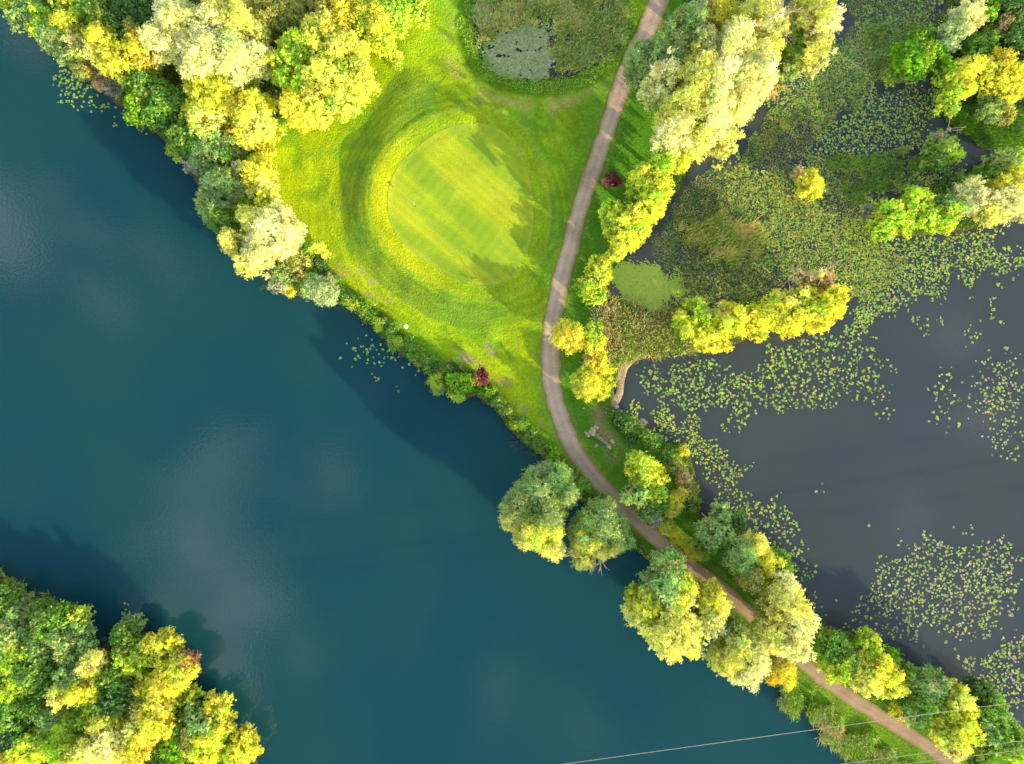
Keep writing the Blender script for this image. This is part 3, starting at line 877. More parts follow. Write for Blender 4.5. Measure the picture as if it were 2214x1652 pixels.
plant('purple_shrub', 'dark purple leaved shrub by the lake edge', 'shrub', 3.2, [(1040, 806, 12, 'purple'), (1034, 818, 10, 'brown'), (1046, 818, 10, 'purple')], 'purple leaved shrubs', leaf=0.24, lobe=0.55)
plant('purple_shrub', 'dark purple leaved shrub on the grass right of the path', 'shrub', 3.2, [(1322, 385, 15, 'purple'), (1312, 394, 9, 'brown'), (1332, 394, 11, 'purple')], 'purple leaved shrubs', leaf=0.24, lobe=0.55)
bank2 = [(1052, 846, 16, 'bright', 'right under the purple shrub by the lake'), (1078, 868, 14, 'green', 'right of the purple shrub, at the narrowing of the grass'), (1100, 892, 14, 'olive', 'greyish, with pale stalks over the lake'),
         (1122, 918, 15, 'lime', 'lime tipped, left of the felled trunk across the path'), (1146, 940, 15, 'green', 'mid green, opposite the felled trunk'), (1172, 962, 15, 'green', 'deep green, above the big sage willow over the lake'),
         (1200, 985, 15, 'bright', 'bright, touching the top of the big sage willow over the lake'), (1236, 1022, 15, 'green', 'between the big sage willow and the path'), (1262, 1048, 16, 'green', 'in the gap behind the two lake willows'),
         (1300, 1082, 16, 'dark', 'shaded, squeezed between the second lake willow and the path')]
for (x, y, r, c, wtxt) in bank2:
    plant('shrub', 'causeway bank shrub, ' + wtxt, 'shrub', 2.0, ragged(x, y, r, c), 'low shrubs along the causeway bank', leaf=0.22, aspect=1.4, lobe=0.55, flat=0.6)

HT = 1.3
# ---- right of the path, top
plant('willow_tree', 'sage green willow reaching over the path at the top', 'tree', HT * 14, [(1492, 62, 50, 'sage'), (1440, 98, 40, 'sage'), (1388, 118, 30, 'sage'), (1450, 130, 36, 'pale'), (1400, 145, 26, 'sage'), (1520, 95, 34, 'pale')], RW, **SAGE, tall=0.46)
plant('willow_tree', 'largest cream white willow right of the path', 'tree', HT * 15, [(1585, 100, 54, 'cream'), (1630, 145, 52, 'cream'), (1560, 165, 50, 'cream'), (1615, 200, 42, 'cream'), (1540, 215, 50, 'cream'), (1432, 165, 36, 'cream'), (1480, 235, 46, 'straw'), (1545, 265, 42, 'cream'), (1462, 288, 36, 'cream'), (1500, 180, 44, 'straw'), (1512, 300, 28, 'straw'), (1575, 305, 24, 'straw'), (1500, 140, 36, 'straw')], RW, **CREAM, tall=0.46)
plant('shrub', 'dark ivy green shrub at the path edge under the sage willow', 'shrub', 6, [(1378, 165, 24, 'dark'), (1400, 190, 24, 'dark'), (1420, 205, 24, 'green')], RW, **BUSH)
plant('willow_tree', 'orange brown half bare tree at the top edge between grass and cream willow', 'tree', HT * 12, [(1556, 26, 42, 'gold'), (1530, 8, 24, 'tan')], RW, twiggy=14, bare=0.75, leaf=0.26, tall=0.46)
plant('willow_tree', 'tall narrow cream tree at the top edge right of the orange half bare tree', 'tree', HT * 15, [(1640, 28, 38, 'straw'), (1662, 62, 32, 'cream'), (1668, 100, 28, 'straw'), (1620, 50, 26, 'olive'), (1655, -5, 34, 'cream')], RW, **CREAM, tall=0.46)
plant('willow_tree', 'leaning yellow white willow with bare limbs over the pond at the top', 'tree', HT * 15, [(1768, 25, 34, 'straw'), (1782, 62, 28, 'cream'), (1772, 100, 24, 'straw'), (1782, 122, 16, 'cream'), (1760, -10, 36, 'straw')], RW, base=(1690, 110), dead=[(1700, 20, 60), (1690, 52, 36)], **CREAM, tall=0.46)
plant('willow_tree', 'dark sage willow in the shade left of the leaning yellow white willow', 'tree', HT * 9, [(1714, 105, 30, 'green'), (1722, 130, 22, 'sage'), (1705, 78, 20, 'green')], RW, base=(1680, 140), **SAGE, tall=0.46)
plant('shrub', 'pale olive shrub at the pond edge right of the largest cream willow', 'shrub', 4, [(1676, 160, 20, 'sage'), (1680, 188, 16, 'olive'), (1665, 205, 12, 'tan')], RW, base=(1650, 190), **BUSH)
plant('broadleaf_tree', 'lime tree directly under the largest cream willow', 'tree', HT * 8, [(1444, 335, 34, 'lime'), (1425, 362, 28, 'lime'), (1470, 350, 22, 'yellow')], RW, tall=0.46)
plant('broadleaf_tree', 'lime yellow tree right of the purple shrub on the grass', 'tree', HT * 8.5, [(1402, 388, 36, 'yg'), (1436, 392, 26, 'yellow'), (1385, 415, 26, 'lime')], RW, tall=0.46)
plant('broadleaf_tree', 'bright yellow tree below the purple shrub on the pond side', 'tree', HT * 9, [(1410, 440, 34, 'yg'), (1380, 458, 28, 'yellow'), (1435, 418, 20, 'yellow')], RW, tall=0.46)
plant('broadleaf_tree', 'green tipped lime tree nearest the path below the purple shrub', 'tree', HT * 8, [(1328, 458, 30, 'lime'), (1342, 482, 28, 'yg'), (1318, 440, 16, 'bright')], RW, tall=0.46)
plant('broadleaf_tree', 'yellow tree above the green duckweed patch', 'tree', HT * 8, [(1372, 490, 36, 'yg'), (1352, 518, 30, 'yg'), (1338, 538, 22, 'yellow')], RW, tall=0.46)
plant('broadleaf_tree', 'rounded lime tree left of the green duckweed patch', 'tree', HT * 4.4, [(1290, 600, 34, 'yg'), (1286, 632, 30, 'lime'), (1304, 572, 28, 'yg'), (1268, 618, 20, 'lime')], RW, tall=0.46)
plant('bare_shrub', 'golden twiggy shrub overhanging the path', 'shrub', 6, [(1228, 722, 34, 'gold'), (1212, 730, 22, 'straw'), (1235, 742, 22, 'gold')], None, twiggy=26, bare=0.45, leaf=0.22, lobe=0.7, dead=[(1190, 726, 14)])
plant('shrub', 'lime green shrub between the golden twiggy shrub and the reed bed', 'shrub', 5, [(1284, 715, 22, 'lime'), (1286, 738, 24, 'yg'), (1278, 755, 16, 'yellow')], RW, **BUSH)
plant('shrub', 'orange tinged shrub below the lime one beside the reed bed', 'shrub', 3.5, [(1288, 785, 22, 'gold'), (1272, 778, 14, 'tan'), (1300, 770, 14, 'yellow')], RW, **BUSH)
plant('shrub', 'round bright yellow shrub between the path and the sandy shore', 'shrub', 4.5, [(1268, 828, 28, 'yellow'), (1262, 845, 22, 'yellow'), (1256, 815, 18, 'lime')], RW, leaf=0.22, aspect=2.2, lobe=0.7)
plant('shrub', 'loose yellow marsh shrub right behind the sandy shore', 'shrub', 2.5, [(1308, 800, 20, 'yellow'), (1312, 828, 18, 'yg'), (1300, 850, 16, 'yellow')], RW, **BUSH)
plant('shrub', 'dark glossy bramble along the pond below the sandy shore', 'shrub', 1.8, [(1340, 905, 18, 'dark'), (1362, 922, 20, 'green'), (1385, 942, 20, 'green'), (1412, 958, 18, 'green'), (1368, 945, 18, 'dark')], 'waterside shrubs of the pond', leaf=0.26, lobe=0.55, flat=0.6)
plant('shrub', 'rusty green waterside shrub bank right of the yellow causeway tree', 'shrub', 1.8, [(1448, 985, 20, 'green'), (1462, 1010, 20, 'olive'), (1478, 1035, 20, 'tan'), (1490, 1062, 20, 'olive'), (1496, 1090, 18, 'green'), (1478, 975, 12, 'gold')], 'waterside shrubs of the pond', leaf=0.24, lobe=0.55, flat=0.6)
plant('shrub', 'small round clipped green bush near the felled trunk', 'shrub', 1.6, [(1328, 976, 9, 'bright')], None, leaf=0.16, lobe=0.4)

# ---- spit in the pond
plant('broadleaf_tree', 'lime tree at the landward end of the spit', 'tree', HT * 6.5, [(1505, 668, 26, 'lime'), (1488, 702, 28, 'yg'), (1520, 690, 22, 'lime')], SP, tall=0.46)
plant('broadleaf_tree', 'golden yellow tree low on the water side of the spit, near its landward end', 'tree', HT * 6.5, [(1540, 728, 34, 'yellow'), (1560, 742, 22, 'gold'), (1512, 722, 22, 'yg')], SP, tall=0.46)
plant('broadleaf_tree', 'yellow tree with pale dead branches on the middle of the spit', 'tree', HT * 7, [(1585, 682, 34, 'yellow'), (1562, 700, 26, 'yg'), (1600, 705, 26, 'yellow')], SP, dead=[(1572, 688, 22), (1543, 670, 16)], tall=0.46)
plant('broadleaf_tree', 'bright yellow middle tree of the spit, without dead branches', 'tree', HT * 7, [(1632, 690, 34, 'yellow'), (1660, 680, 30, 'yg'), (1640, 712, 22, 'yellow')], SP, tall=0.46)
plant('broadleaf_tree', 'yellow tree just left of the spit end with one dead snag', 'tree', HT * 7.5, [(1700, 680, 38, 'yellow'), (1690, 652, 26, 'limecream'), (1718, 700, 26, 'yellow')], SP, dead=[(1708, 606, 26), (1706, 655, 18)], tall=0.46)
plant('broadleaf_tree', 'broad yellow tree at the far end of the spit', 'tree', HT * 8, [(1788, 655, 40, 'yellow'), (1750, 675, 38, 'yg'), (1806, 635, 28, 'yellow'), (1775, 690, 28, 'yellow'), (1745, 640, 26, 'limecream')], SP, tall=0.46)
plant('dead_tree', 'pale dead topped tree behind the far end of the spit', 'tree', HT * 7, [(1745, 605, 22, 'tan'), (1790, 605, 24, 'tan'), (1765, 600, 22, 'straw')], SP, twiggy=10, bare=0.6, dead=[(1748, 592, 30), (1780, 590, 30)], tall=0.46)

HT = 1.0
# ---- marsh islands at the top right
plant('shrub', 'lone yellow bush with a dry twig top standing in the pond', 'shrub', 4.5, [(1750, 395, 27, 'yellow'), (1762, 408, 20, 'yg'), (1745, 415, 20, 'yellow'), (1724, 376, 14, 'tan')], None, twiggy=4, base=(1748, 400), **BUSH)
plant('broadleaf_tree', 'vivid green ball shaped tree at the pond corner of the marsh', 'tree', HT * 7, [(1994, 108, 42, 'bright'), (1978, 138, 30, 'bright'), (2020, 128, 30, 'bright'), (2000, 75, 28, 'green')], IT, lobe=0.9)
plant('poplar_tree', 'pale silvery tree at the top right, above the vivid green ball tree', 'tree', HT * 9, [(2098, 35, 32, 'cream'), (2068, 62, 34, 'pale'), (2112, 15, 20, 'cream'), (2052, 85, 24, 'pale')], IT, **CREAM)
plant('broadleaf_tree', 'yellow tree right of the vivid green ball tree', 'tree', HT * 7.5, [(2090, 150, 34, 'yellow'), (2085, 185, 28, 'yg'), (2058, 160, 24, 'lime'), (2058, 215, 28, 'lime')], IT)
plant('broadleaf_tree', 'golden tree at the right edge of the marsh', 'tree', HT * 8, [(2165, 140, 38, 'gold'), (2195, 180, 36, 'yellow'), (2150, 178, 26, 'yellow'), (2210, 150, 26, 'yellow')], IT)
plant('broadleaf_tree', 'mid green tree left of the tan topped bush near the top right corner', 'tree', HT * 6, [(2138, 88, 34, 'green'), (2110, 110, 26, 'green')], IT)
plant('bare_shrub', 'tan dry topped bush near the top right corner', 'shrub', 6, [(2174, 50, 20, 'tan'), (2178, 82, 16, 'gold')], IT, twiggy=10, bare=0.3, **BUSH)
plant('broadleaf_tree', 'dark green tree in the top right corner', 'tree', HT * 7, [(2200, 75, 34, 'dark'), (2195, 20, 34, 'dark'), (2215, 110, 26, 'dark')], IT)
plant('broadleaf_tree', 'fresh green tree at the top edge near the right corner', 'tree', HT * 6, [(2142, 8, 34, 'bright'), (2165, 0, 26, 'green')], IT)
plant('willow_tree', 'sage green willow under the golden tree at the right edge', 'tree', HT * 5.5, [(2148, 228, 32, 'sage'), (2170, 205, 26, 'sage'), (2175, 245, 20, 'olive')], IT, **SAGE)
plant('broadleaf_tree', 'islet tree with tan dead twigs above the long island', 'tree', HT * 6, [(2040, 322, 32, 'green'), (2062, 330, 24, 'lime'), (2028, 345, 24, 'green'), (2030, 300, 20, 'sage')], IT, base=(2040, 335), dead=[(2055, 275, 26), (2040, 285, 20)])
plant('shrub', 'dark dead looking shrub at the left tip of the long island', 'shrub', 3, [(1880, 458, 20, 'grey'), (1892, 474, 16, 'dark')], IT, twiggy=6, bare=0.4, **BUSH)
plant('broadleaf_tree', 'lime green tree at the left end of the long island', 'tree', HT * 6.5, [(1930, 468, 36, 'lime'), (1915, 495, 26, 'lime'), (1955, 488, 24, 'lime')], IT)
plant('broadleaf_tree', 'second lime green tree from the left of the long island', 'tree', HT * 6.5, [(1988, 436, 34, 'lime'), (2000, 465, 30, 'lime'), (1965, 440, 22, 'lime')], IT)
plant('broadleaf_tree', 'sage and lime tree in the middle of the long island', 'tree', HT * 6.5, [(2045, 470, 34, 'lime'), (2058, 440, 30, 'sage'), (2028, 478, 22, 'lime')], IT)
plant('willow_tree', 'cream willow near the right end of the long island', 'tree', HT * 8, [(2115, 425, 40, 'cream'), (2140, 455, 28, 'straw'), (2090, 440, 28, 'pale')], IT, dead=[(2110, 430, 18)], **CREAM)
plant('willow_tree', 'cream willow cut by the right edge of the photo on the long island', 'tree', HT * 8.5, [(2185, 435, 38, 'cream'), (2205, 405, 34, 'straw'), (2180, 388, 30, 'yellow'), (2210, 455, 24, 'cream')], IT, **CREAM)
plant('broadleaf_tree', 'green tree behind the cream willows of the long island', 'tree', HT * 6, [(2180, 350, 34, 'sage'), (2205, 340, 26, 'lime'), (2150, 375, 26, 'green')], IT)
plant('broadleaf_tree', 'dark leafed low tree behind the middle of the long island', 'tree', HT * 5, [(2085, 392, 26, 'green'), (2060, 402, 20, 'dark')], IT)

HT = 1.2
# ---- causeway at the lower right
plant('willow_tree', 'big sage green willow over the lake, left of the path bend', 'tree', HT * 11, [(1172, 1058, 48, 'sage'), (1125, 1090, 40, 'sage'), (1210, 1045, 38, 'sage'), (1185, 1105, 44, 'sage'), (1165, 1150, 46, 'limecream'), (1112, 1120, 30, 'straw'), (1192, 1182, 32, 'straw'), (1225, 1075, 28, 'sage'), (1140, 1165, 28, 'straw')], LT, leaf=0.28, aspect=2.2, lobe=1.0, base=(1225, 1060))
plant('willow_tree', 'second sage willow over the lake with bare twigs at its tip', 'tree', HT * 10, [(1300, 1125, 48, 'sage'), (1272, 1165, 38, 'limecream'), (1330, 1155, 38, 'sage'), (1262, 1208, 28, 'straw'), (1255, 1150, 28, 'sage'), (1305, 1180, 34, 'straw')], LT, leaf=0.28, aspect=2.2, dead=[(1218, 1205, 20), (1300, 1215, 22)], base=(1318, 1125))
plant('broadleaf_tree', 'yellow topped tree on the pond side of the path bend', 'tree', HT * 7.5, [(1395, 1020, 38, 'yg'), (1420, 1035, 26, 'yellow'), (1380, 1070, 32, 'sage'), (1415, 1065, 28, 'lime'), (1380, 1000, 22, 'lime')], LT)
plant('shrub', 'green shrub at the path edge below the yellow topped tree', 'shrub', 4.5, [(1422, 1095, 28, 'green'), (1395, 1105, 22, 'sage'), (1412, 1122, 20, 'grey')], LT, **BUSH)
plant('shrub', 'golden yellow feathery shrub beside the pond below the yellow topped tree', 'shrub', 4, [(1462, 1082, 20, 'yellow'), (1452, 1104, 16, 'yellow'), (1475, 1068, 12, 'gold')], LT, leaf=0.3, aspect=2.6, lobe=0.65)
for k, (x, y, r, t_) in enumerate([(1440, 1138, 17, 'upper'), (1464, 1160, 17, 'second'), (1488, 1178, 17, 'third'), (1510, 1195, 18, 'lowest')]):
    plant('hedge_bush', t_ + ' of the four yellow hedge bushes along the path', 'shrub', 2.4, [(x, y, r, 'yellow'), (x + 9, y + 7, r * 0.75, 'lime')], 'yellow hedge bushes along the path', leaf=0.24, aspect=2.2, lobe=0.55)
plant('broadleaf_tree', 'green bushy tree on the pond edge beside the mown fishing lawn', 'tree', HT * 6.5, [(1548, 1150, 38, 'sage'), (1530, 1175, 28, 'green'), (1565, 1120, 28, 'sage'), (1590, 1130, 26, 'dark')], LT)
plant('willow_tree', 'yellow and green tree right of the path above the gold shrub', 'tree', HT * 9.5, [(1610, 1205, 40, 'sage'), (1640, 1180, 28, 'straw'), (1625, 1245, 32, 'olive'), (1655, 1215, 34, 'yellow'), (1598, 1215, 22, 'sage')], LT, leaf=0.28, aspect=1.9)
plant('broadleaf_tree', 'dark green tree on the pond side behind the yellow and green tree', 'tree', HT * 7, [(1672, 1225, 28, 'green'), (1690, 1250, 26, 'green'), (1700, 1220, 22, 'green')], LT)
plant('broadleaf_tree', 'largest yellow tree leaning over the lake at the lower middle', 'tree', HT * 12, [(1452, 1228, 36, 'sage'), (1440, 1265, 44, 'sage'), (1478, 1268, 36, 'yellow'), (1405, 1305, 38, 'yg'), (1460, 1315, 44, 'straw'), (1478, 1370, 46, 'straw'), (1425, 1365, 40, 'straw'), (1378, 1330, 28, 'straw'), (1445, 1405, 26, 'straw'), (1495, 1395, 28, 'straw')], LT, base=(1485, 1262), aspect=1.5)
plant('broadleaf_tree', 'pale yellow tree between the largest yellow tree and the path', 'tree', HT * 11, [(1545, 1320, 38, 'straw'), (1540, 1290, 30, 'yellow'), (1538, 1350, 30, 'cream'), (1558, 1312, 20, 'yg')], LT)
plant('willow_tree', 'cream yellow tree overhanging the path on the pond side', 'tree', HT * 12, [(1700, 1300, 44, 'straw'), (1725, 1345, 42, 'cream'), (1715, 1390, 40, 'cream'), (1668, 1318, 30, 'olive'), (1670, 1370, 36, 'straw'), (1730, 1410, 26, 'cream'), (1700, 1265, 28, 'cream')], LT, **CREAM)
plant('willow_tree', 'cream white tree over the lake below the crossing of the path', 'tree', HT * 11, [(1600, 1395, 38, 'straw'), (1580, 1425, 38, 'straw'), (1630, 1425, 38, 'cream'), (1605, 1455, 34, 'cream'), (1565, 1440, 26, 'straw'), (1590, 1370, 30, 'sage')], LT, base=(1625, 1410), **CREAM)
plant('shrub', 'deep gold shrub at the lake edge right of the cream white tree', 'shrub', 6, [(1692, 1445, 28, 'gold'), (1670, 1455, 22, 'gold'), (1700, 1465, 18, 'yellow'), (1680, 1425, 20, 'olive')], LT, leaf=0.24, aspect=2.4, lobe=0.7)
plant('broadleaf_tree', 'green tree just right of the cream yellow tree on the pond side', 'tree', HT * 7, [(1808, 1408, 36, 'green'), (1815, 1450, 34, 'lime'), (1835, 1425, 28, 'sage'), (1800, 1440, 22, 'limecream')], LT)
plant('broadleaf_tree', 'bright yellow tree among green ones on the lower right causeway', 'tree', HT * 8, [(1890, 1440, 40, 'yellow'), (1880, 1475, 34, 'straw'), (1920, 1455, 30, 'yellow'), (1885, 1395, 28, 'lime'), (1935, 1485, 28, 'limecream')], LT)
plant('broadleaf_tree', 'fresh green tree right of the bright yellow tree on the pond edge', 'tree', HT * 6.5, [(1950, 1448, 30, 'green'), (1945, 1480, 24, 'lime'), (1925, 1420, 20, 'bright')], LT)
plant('shrub', 'small bright yellow shrub on the path edge right of the bright yellow tree', 'shrub', 2, [(1935, 1532, 14, 'yellow'), (1955, 1548, 12, 'yellow')], LT, **BUSH)
plant('broadleaf_tree', 'blue green tree crossed by the upper cable at the lower right', 'tree', HT * 7.5, [(2015, 1490, 38, 'sage'), (2000, 1520, 32, 'green'), (1985, 1548, 24, 'sage'), (2030, 1465, 20, 'dark')], LT)
plant('broadleaf_tree', 'tall yellow green tree crossed by the upper cable', 'tree', HT * 8.5, [(2075, 1515, 32, 'limecream'), (2078, 1555, 38, 'yg'), (2060, 1600, 34, 'limecream'), (2095, 1590, 26, 'yg'), (2070, 1625, 22, 'straw')], LT)
plant('broadleaf_tree', 'dark green small tree behind the yellow green cable tree', 'tree', HT * 6, [(2125, 1495, 24, 'dark'), (2110, 1485, 16, 'dark')], LT)
plant('broadleaf_tree', 'green tree on the pond edge right of the yellow green cable tree', 'tree', HT * 7, [(2148, 1535, 36, 'green'), (2140, 1575, 32, 'sage'), (2170, 1555, 26, 'sage')], LT)
plant('broadleaf_tree', 'green tree in the lower right corner between the two lower cables', 'tree', HT * 7, [(2178, 1598, 40, 'green'), (2140, 1615, 32, 'green'), (2205, 1620, 34, 'lime'), (2120, 1645, 28, 'green')], LT)

HT = 0.95
# ---- wood in the bottom left corner
plant('broadleaf_tree', 'green tree at the left edge, uppermost of the bottom left wood', 'tree', HT * 7, [(10, 1300, 34, 'green'), (40, 1325, 30, 'sage')], BT)
plant('broadleaf_tree', 'broad green tree at the lake edge of the bottom left wood', 'tree', HT * 9, [(105, 1345, 42, 'green'), (145, 1345, 32, 'green'), (150, 1390, 44, 'sage'), (95, 1395, 42, 'sage'), (168, 1330, 16, 'yg')], BT)
plant('broadleaf_tree', 'pale green tree at the left edge below the uppermost tree', 'tree', HT * 9, [(20, 1375, 42, 'sage'), (45, 1410, 40, 'lime'), (10, 1425, 32, 'sage')], BT)
plant('broadleaf_tree', 'green tree left of the three small yellow crowns', 'tree', HT * 9, [(70, 1455, 44, 'green'), (95, 1490, 38, 'green'), (40, 1480, 36, 'lime')], BT)
plant('broadleaf_tree', 'tree with three small yellow crown tips inside the bottom left wood', 'tree', HT * 11, [(190, 1440, 30, 'straw'), (172, 1497, 34, 'yellow'), (123, 1505, 24, 'straw'), (150, 1465, 28, 'sage')], BT)
plant('broadleaf_tree', 'grey green small tree on the shore below the few lily pads', 'tree', HT * 4, [(287, 1350, 22, 'sage'), (275, 1368, 16, 'grey')], BT)
plant('broadleaf_tree', 'yellow topped green tree at the lake edge near the brown dead crown', 'tree', HT * 7.5, [(265, 1388, 36, 'green'), (352, 1388, 30, 'yellow'), (320, 1400, 26, 'yellow'), (285, 1425, 36, 'lime'), (330, 1422, 24, 'yg'), (375, 1400, 16, 'yellow')], BT)
plant('dead_tree', 'rusty brown dead crown overhanging the lake at the bottom left', 'tree', HT * 7, [(405, 1432, 20, 'brown'), (412, 1452, 14, 'brown'), (388, 1420, 12, 'brown')], BT, twiggy=60, bare=0.85, lobe=0.6)
plant('broadleaf_tree', 'large bright yellow tree below the rusty brown dead crown', 'tree', HT * 8.5, [(372, 1468, 42, 'yellow'), (335, 1500, 36, 'yellow'), (310, 1485, 26, 'yellow'), (340, 1535, 32, 'straw'), (365, 1510, 26, 'yellow'), (300, 1525, 22, 'straw'), (395, 1445, 18, 'yellow')], BT)
plant('broadleaf_tree', 'yellow tipped green small tree at the lake edge right of the large yellow one', 'tree', HT * 5.5, [(414, 1502, 20, 'yg'), (398, 1528, 24, 'green')], BT)
plant('broadleaf_tree', 'dark green tree between the three yellow crown tips and the large yellow tree', 'tree', HT * 8.5, [(240, 1470, 36, 'green'), (250, 1510, 34, 'dark'), (215, 1520, 30, 'green')], BT)
plant('broadleaf_tree', 'dark green tree at the left edge low in the bottom left wood', 'tree', HT * 9, [(30, 1540, 44, 'green'), (20, 1590, 40, 'dark'), (70, 1535, 34, 'green')], BT)
plant('willow_tree', 'sage round tree left of the cream crown at the bottom edge', 'tree', HT * 9, [(110, 1555, 32, 'sage'), (140, 1580, 32, 'lime'), (170, 1548, 28, 'green')], BT, **SAGE)
plant('broadleaf_tree', 'lime tree in the middle of the bottom left wood below the dark green tree', 'tree', HT * 10, [(218, 1560, 32, 'limecream'), (250, 1575, 26, 'yg'), (195, 1545, 22, 'lime')], BT)
plant('broadleaf_tree', 'yellow tree right of the middle lime tree of the bottom left wood', 'tree', HT * 10.5, [(322, 1560, 32, 'yellow'), (290, 1578, 28, 'straw'), (350, 1575, 24, 'yellow'), (305, 1610, 32, 'gold')], BT)
plant('willow_tree', 'cream crown cut by the bottom edge at the bottom left', 'tree', HT * 11, [(225, 1615, 44, 'cream'), (180, 1630, 40, 'straw'), (262, 1640, 30, 'straw'), (130, 1630, 34, 'lime')], BT, **CREAM)
plant('broadleaf_tree', 'gold green tree at the bottom edge left of the cream crown', 'tree', HT * 9.5, [(60, 1620, 40, 'yg'), (30, 1645, 34, 'gold'), (95, 1600, 28, 'lime')], BT)
plant('broadleaf_tree', 'sage and yellow tree near the lake at the bottom edge', 'tree', HT * 7, [(430, 1560, 36, 'sage'), (462, 1538, 30, 'yellow'), (450, 1590, 36, 'yg'), (412, 1600, 32, 'olive'), (480, 1570, 26, 'yellow'), (440, 1625, 36, 'yg')], BT)
plant('broadleaf_tree', 'yellow tree at the lake edge, rightmost of the bottom left wood', 'tree', HT * 6, [(530, 1598, 28, 'yellow'), (520, 1630, 32, 'yellow'), (545, 1625, 18, 'gold'), (495, 1640, 24, 'yg')], BT)
plant('broadleaf_tree', 'dark green tree between the yellow trees at the bottom edge', 'tree', HT * 7, [(370, 1620, 34, 'bright'), (385, 1580, 26, 'green'), (345, 1640, 24, 'dark')], BT)


def in_poly_points(poly, n):
    x0, y0 = poly.min(0); x1, y1 = poly.max(0)
    out = np.zeros((0, 2))
    while len(out) < n:
        q = rng.uniform([x0, y0], [x1, y1], (int(n * 2.5) + 20, 2))
        out = np.vstack([out, q[inside(q[:, 0], q[:, 1], poly)]])
    return out[:n]


def pick(cols, n, w=None):
    c = np.array([PAL[q] for q in cols]); k = rng.choice(len(cols), n, p=w)
    return np.clip(c[k] * (1 + rng.normal(size=(n, 1)) * 0.18), 0.01, 0.95)


def pick_patch(cols, pts, w=None, seed=0, sc=0.33, mixin=0.4):
    c = np.array([PAL[q] for q in cols]); n = len(pts)
    f = fbm(pts[:, 0] * sc, pts[:, 1] * sc, 700 + seed, 3)
    f = (f.argsort().argsort() + 0.5) / max(n, 1)
    cum = np.cumsum(w if w is not None else np.full(len(cols), 1 / len(cols)))
    k = np.minimum(np.searchsorted(cum, f), len(cols) - 1)
    k = np.where(rng.random(n) < mixin, rng.choice(len(cols), n, p=w), k)
    return np.clip(c[k] * (1 + rng.normal(size=(n, 1)) * 0.2), 0.01, 0.95)


def reeds(name, label, poly, n, hgt, cols, w=None, width=0.09, lean=(0.2, 0.2), clump=0.35, thr=0.0, onwater=True, scale=0.45, seed=0, spread=0.35, heads=0.0, avoid=None):
    x0, y0 = poly.min(0) - 1.5; x1, y1 = poly.max(0) + 1.5
    ar = 0.5 * abs(np.dot(poly[:, 0], np.roll(poly[:, 1], 1)) - np.dot(poly[:, 1], np.roll(poly[:, 0], 1)))
    p = rng.uniform([x0, y0], [x1, y1], (int(n * (x1 - x0) * (y1 - y0) / ar), 2))
    sd = sdist(p[:, 0], p[:, 1], poly)
    p = p[fbm(p[:, 0] * scale, p[:, 1] * scale, 200 + seed, 4) + np.clip(sd / 2.6, -1, 0.35) * 0.42 - 0.10 + np.where(sd < -1.5, -1.0, 0.0) > thr]
    if avoid is not None:
        p = p[~inside(p[:, 0], p[:, 1], avoid)]
    g = hz(p[:, 0], p[:, 1])
    g = np.maximum(g, 0.0) - 0.02
    if not onwater:
        k = gd(p[:, 0], p[:, 1]) > 0.1; p = p[k]; g = g[k]
    n = len(p)
    h = hgt * rng.uniform(0.5, 1.15, n)
    base = np.column_stack([p, g])
    dirn = np.column_stack([np.full(n, lean[0]), np.full(n, lean[1]), np.ones(n)]) + np.column_stack([rng.normal(size=(n, 2)) * spread, np.zeros(n)])
    tip = base + dirn * h[:, None]
    G = Geo(); G.blades(base, tip, width * rng.uniform(0.7, 1.4, n), pick_patch(cols, p, w, seed))
    if heads:
        k = rng.random(n) < heads
        t_ = tip[k] - (tip - base)[k] * 0.12
        nr_ = rng.normal(size=(len(t_), 3)) * 0.5 + [0, 0, 0.8]; nr_ /= np.linalg.norm(nr_, axis=1)[:, None]
        G.leaves(t_, nr_, 0.34 * rng.uniform(.7, 1.3, len(t_)), 0.13, pick(['tan', 'straw', 'tan'], len(t_)), (tip - base)[k] + rng.normal(size=(len(t_), 3)) * 0.2)
    return tag(G.build(name, M_REED), label, None, None, 'stuff')


def scrub(name, label, pts, hgt, cols, w=None, leaf=0.22, kind='stuff', z0=None):
    n = len(pts)
    g = np.maximum(hz(pts[:, 0], pts[:, 1]), 0.0) if z0 is None else np.full(n, z0)
    bump = fbm(pts[:, 0] * 0.9, pts[:, 1] * 0.9, 301, 3)
    z = g + hgt * np.clip(bump * 1.6 - 0.3, 0.05, 1.2) * rng.uniform(0.5, 1.05, n)
    nrm = rng.normal(size=(n, 3)) * 0.6 + [0, 0, 0.8]; nrm /= np.linalg.norm(nrm, axis=1)[:, None]
    G = Geo(); s = leaf * rng.uniform(0.6, 1.4, n)
    G.leaves(np.column_stack([pts, z]), nrm, s, s * 0.6, pick(cols, n, w))
    return tag(G.build(name, M_LEAF), label, None, None, kind)


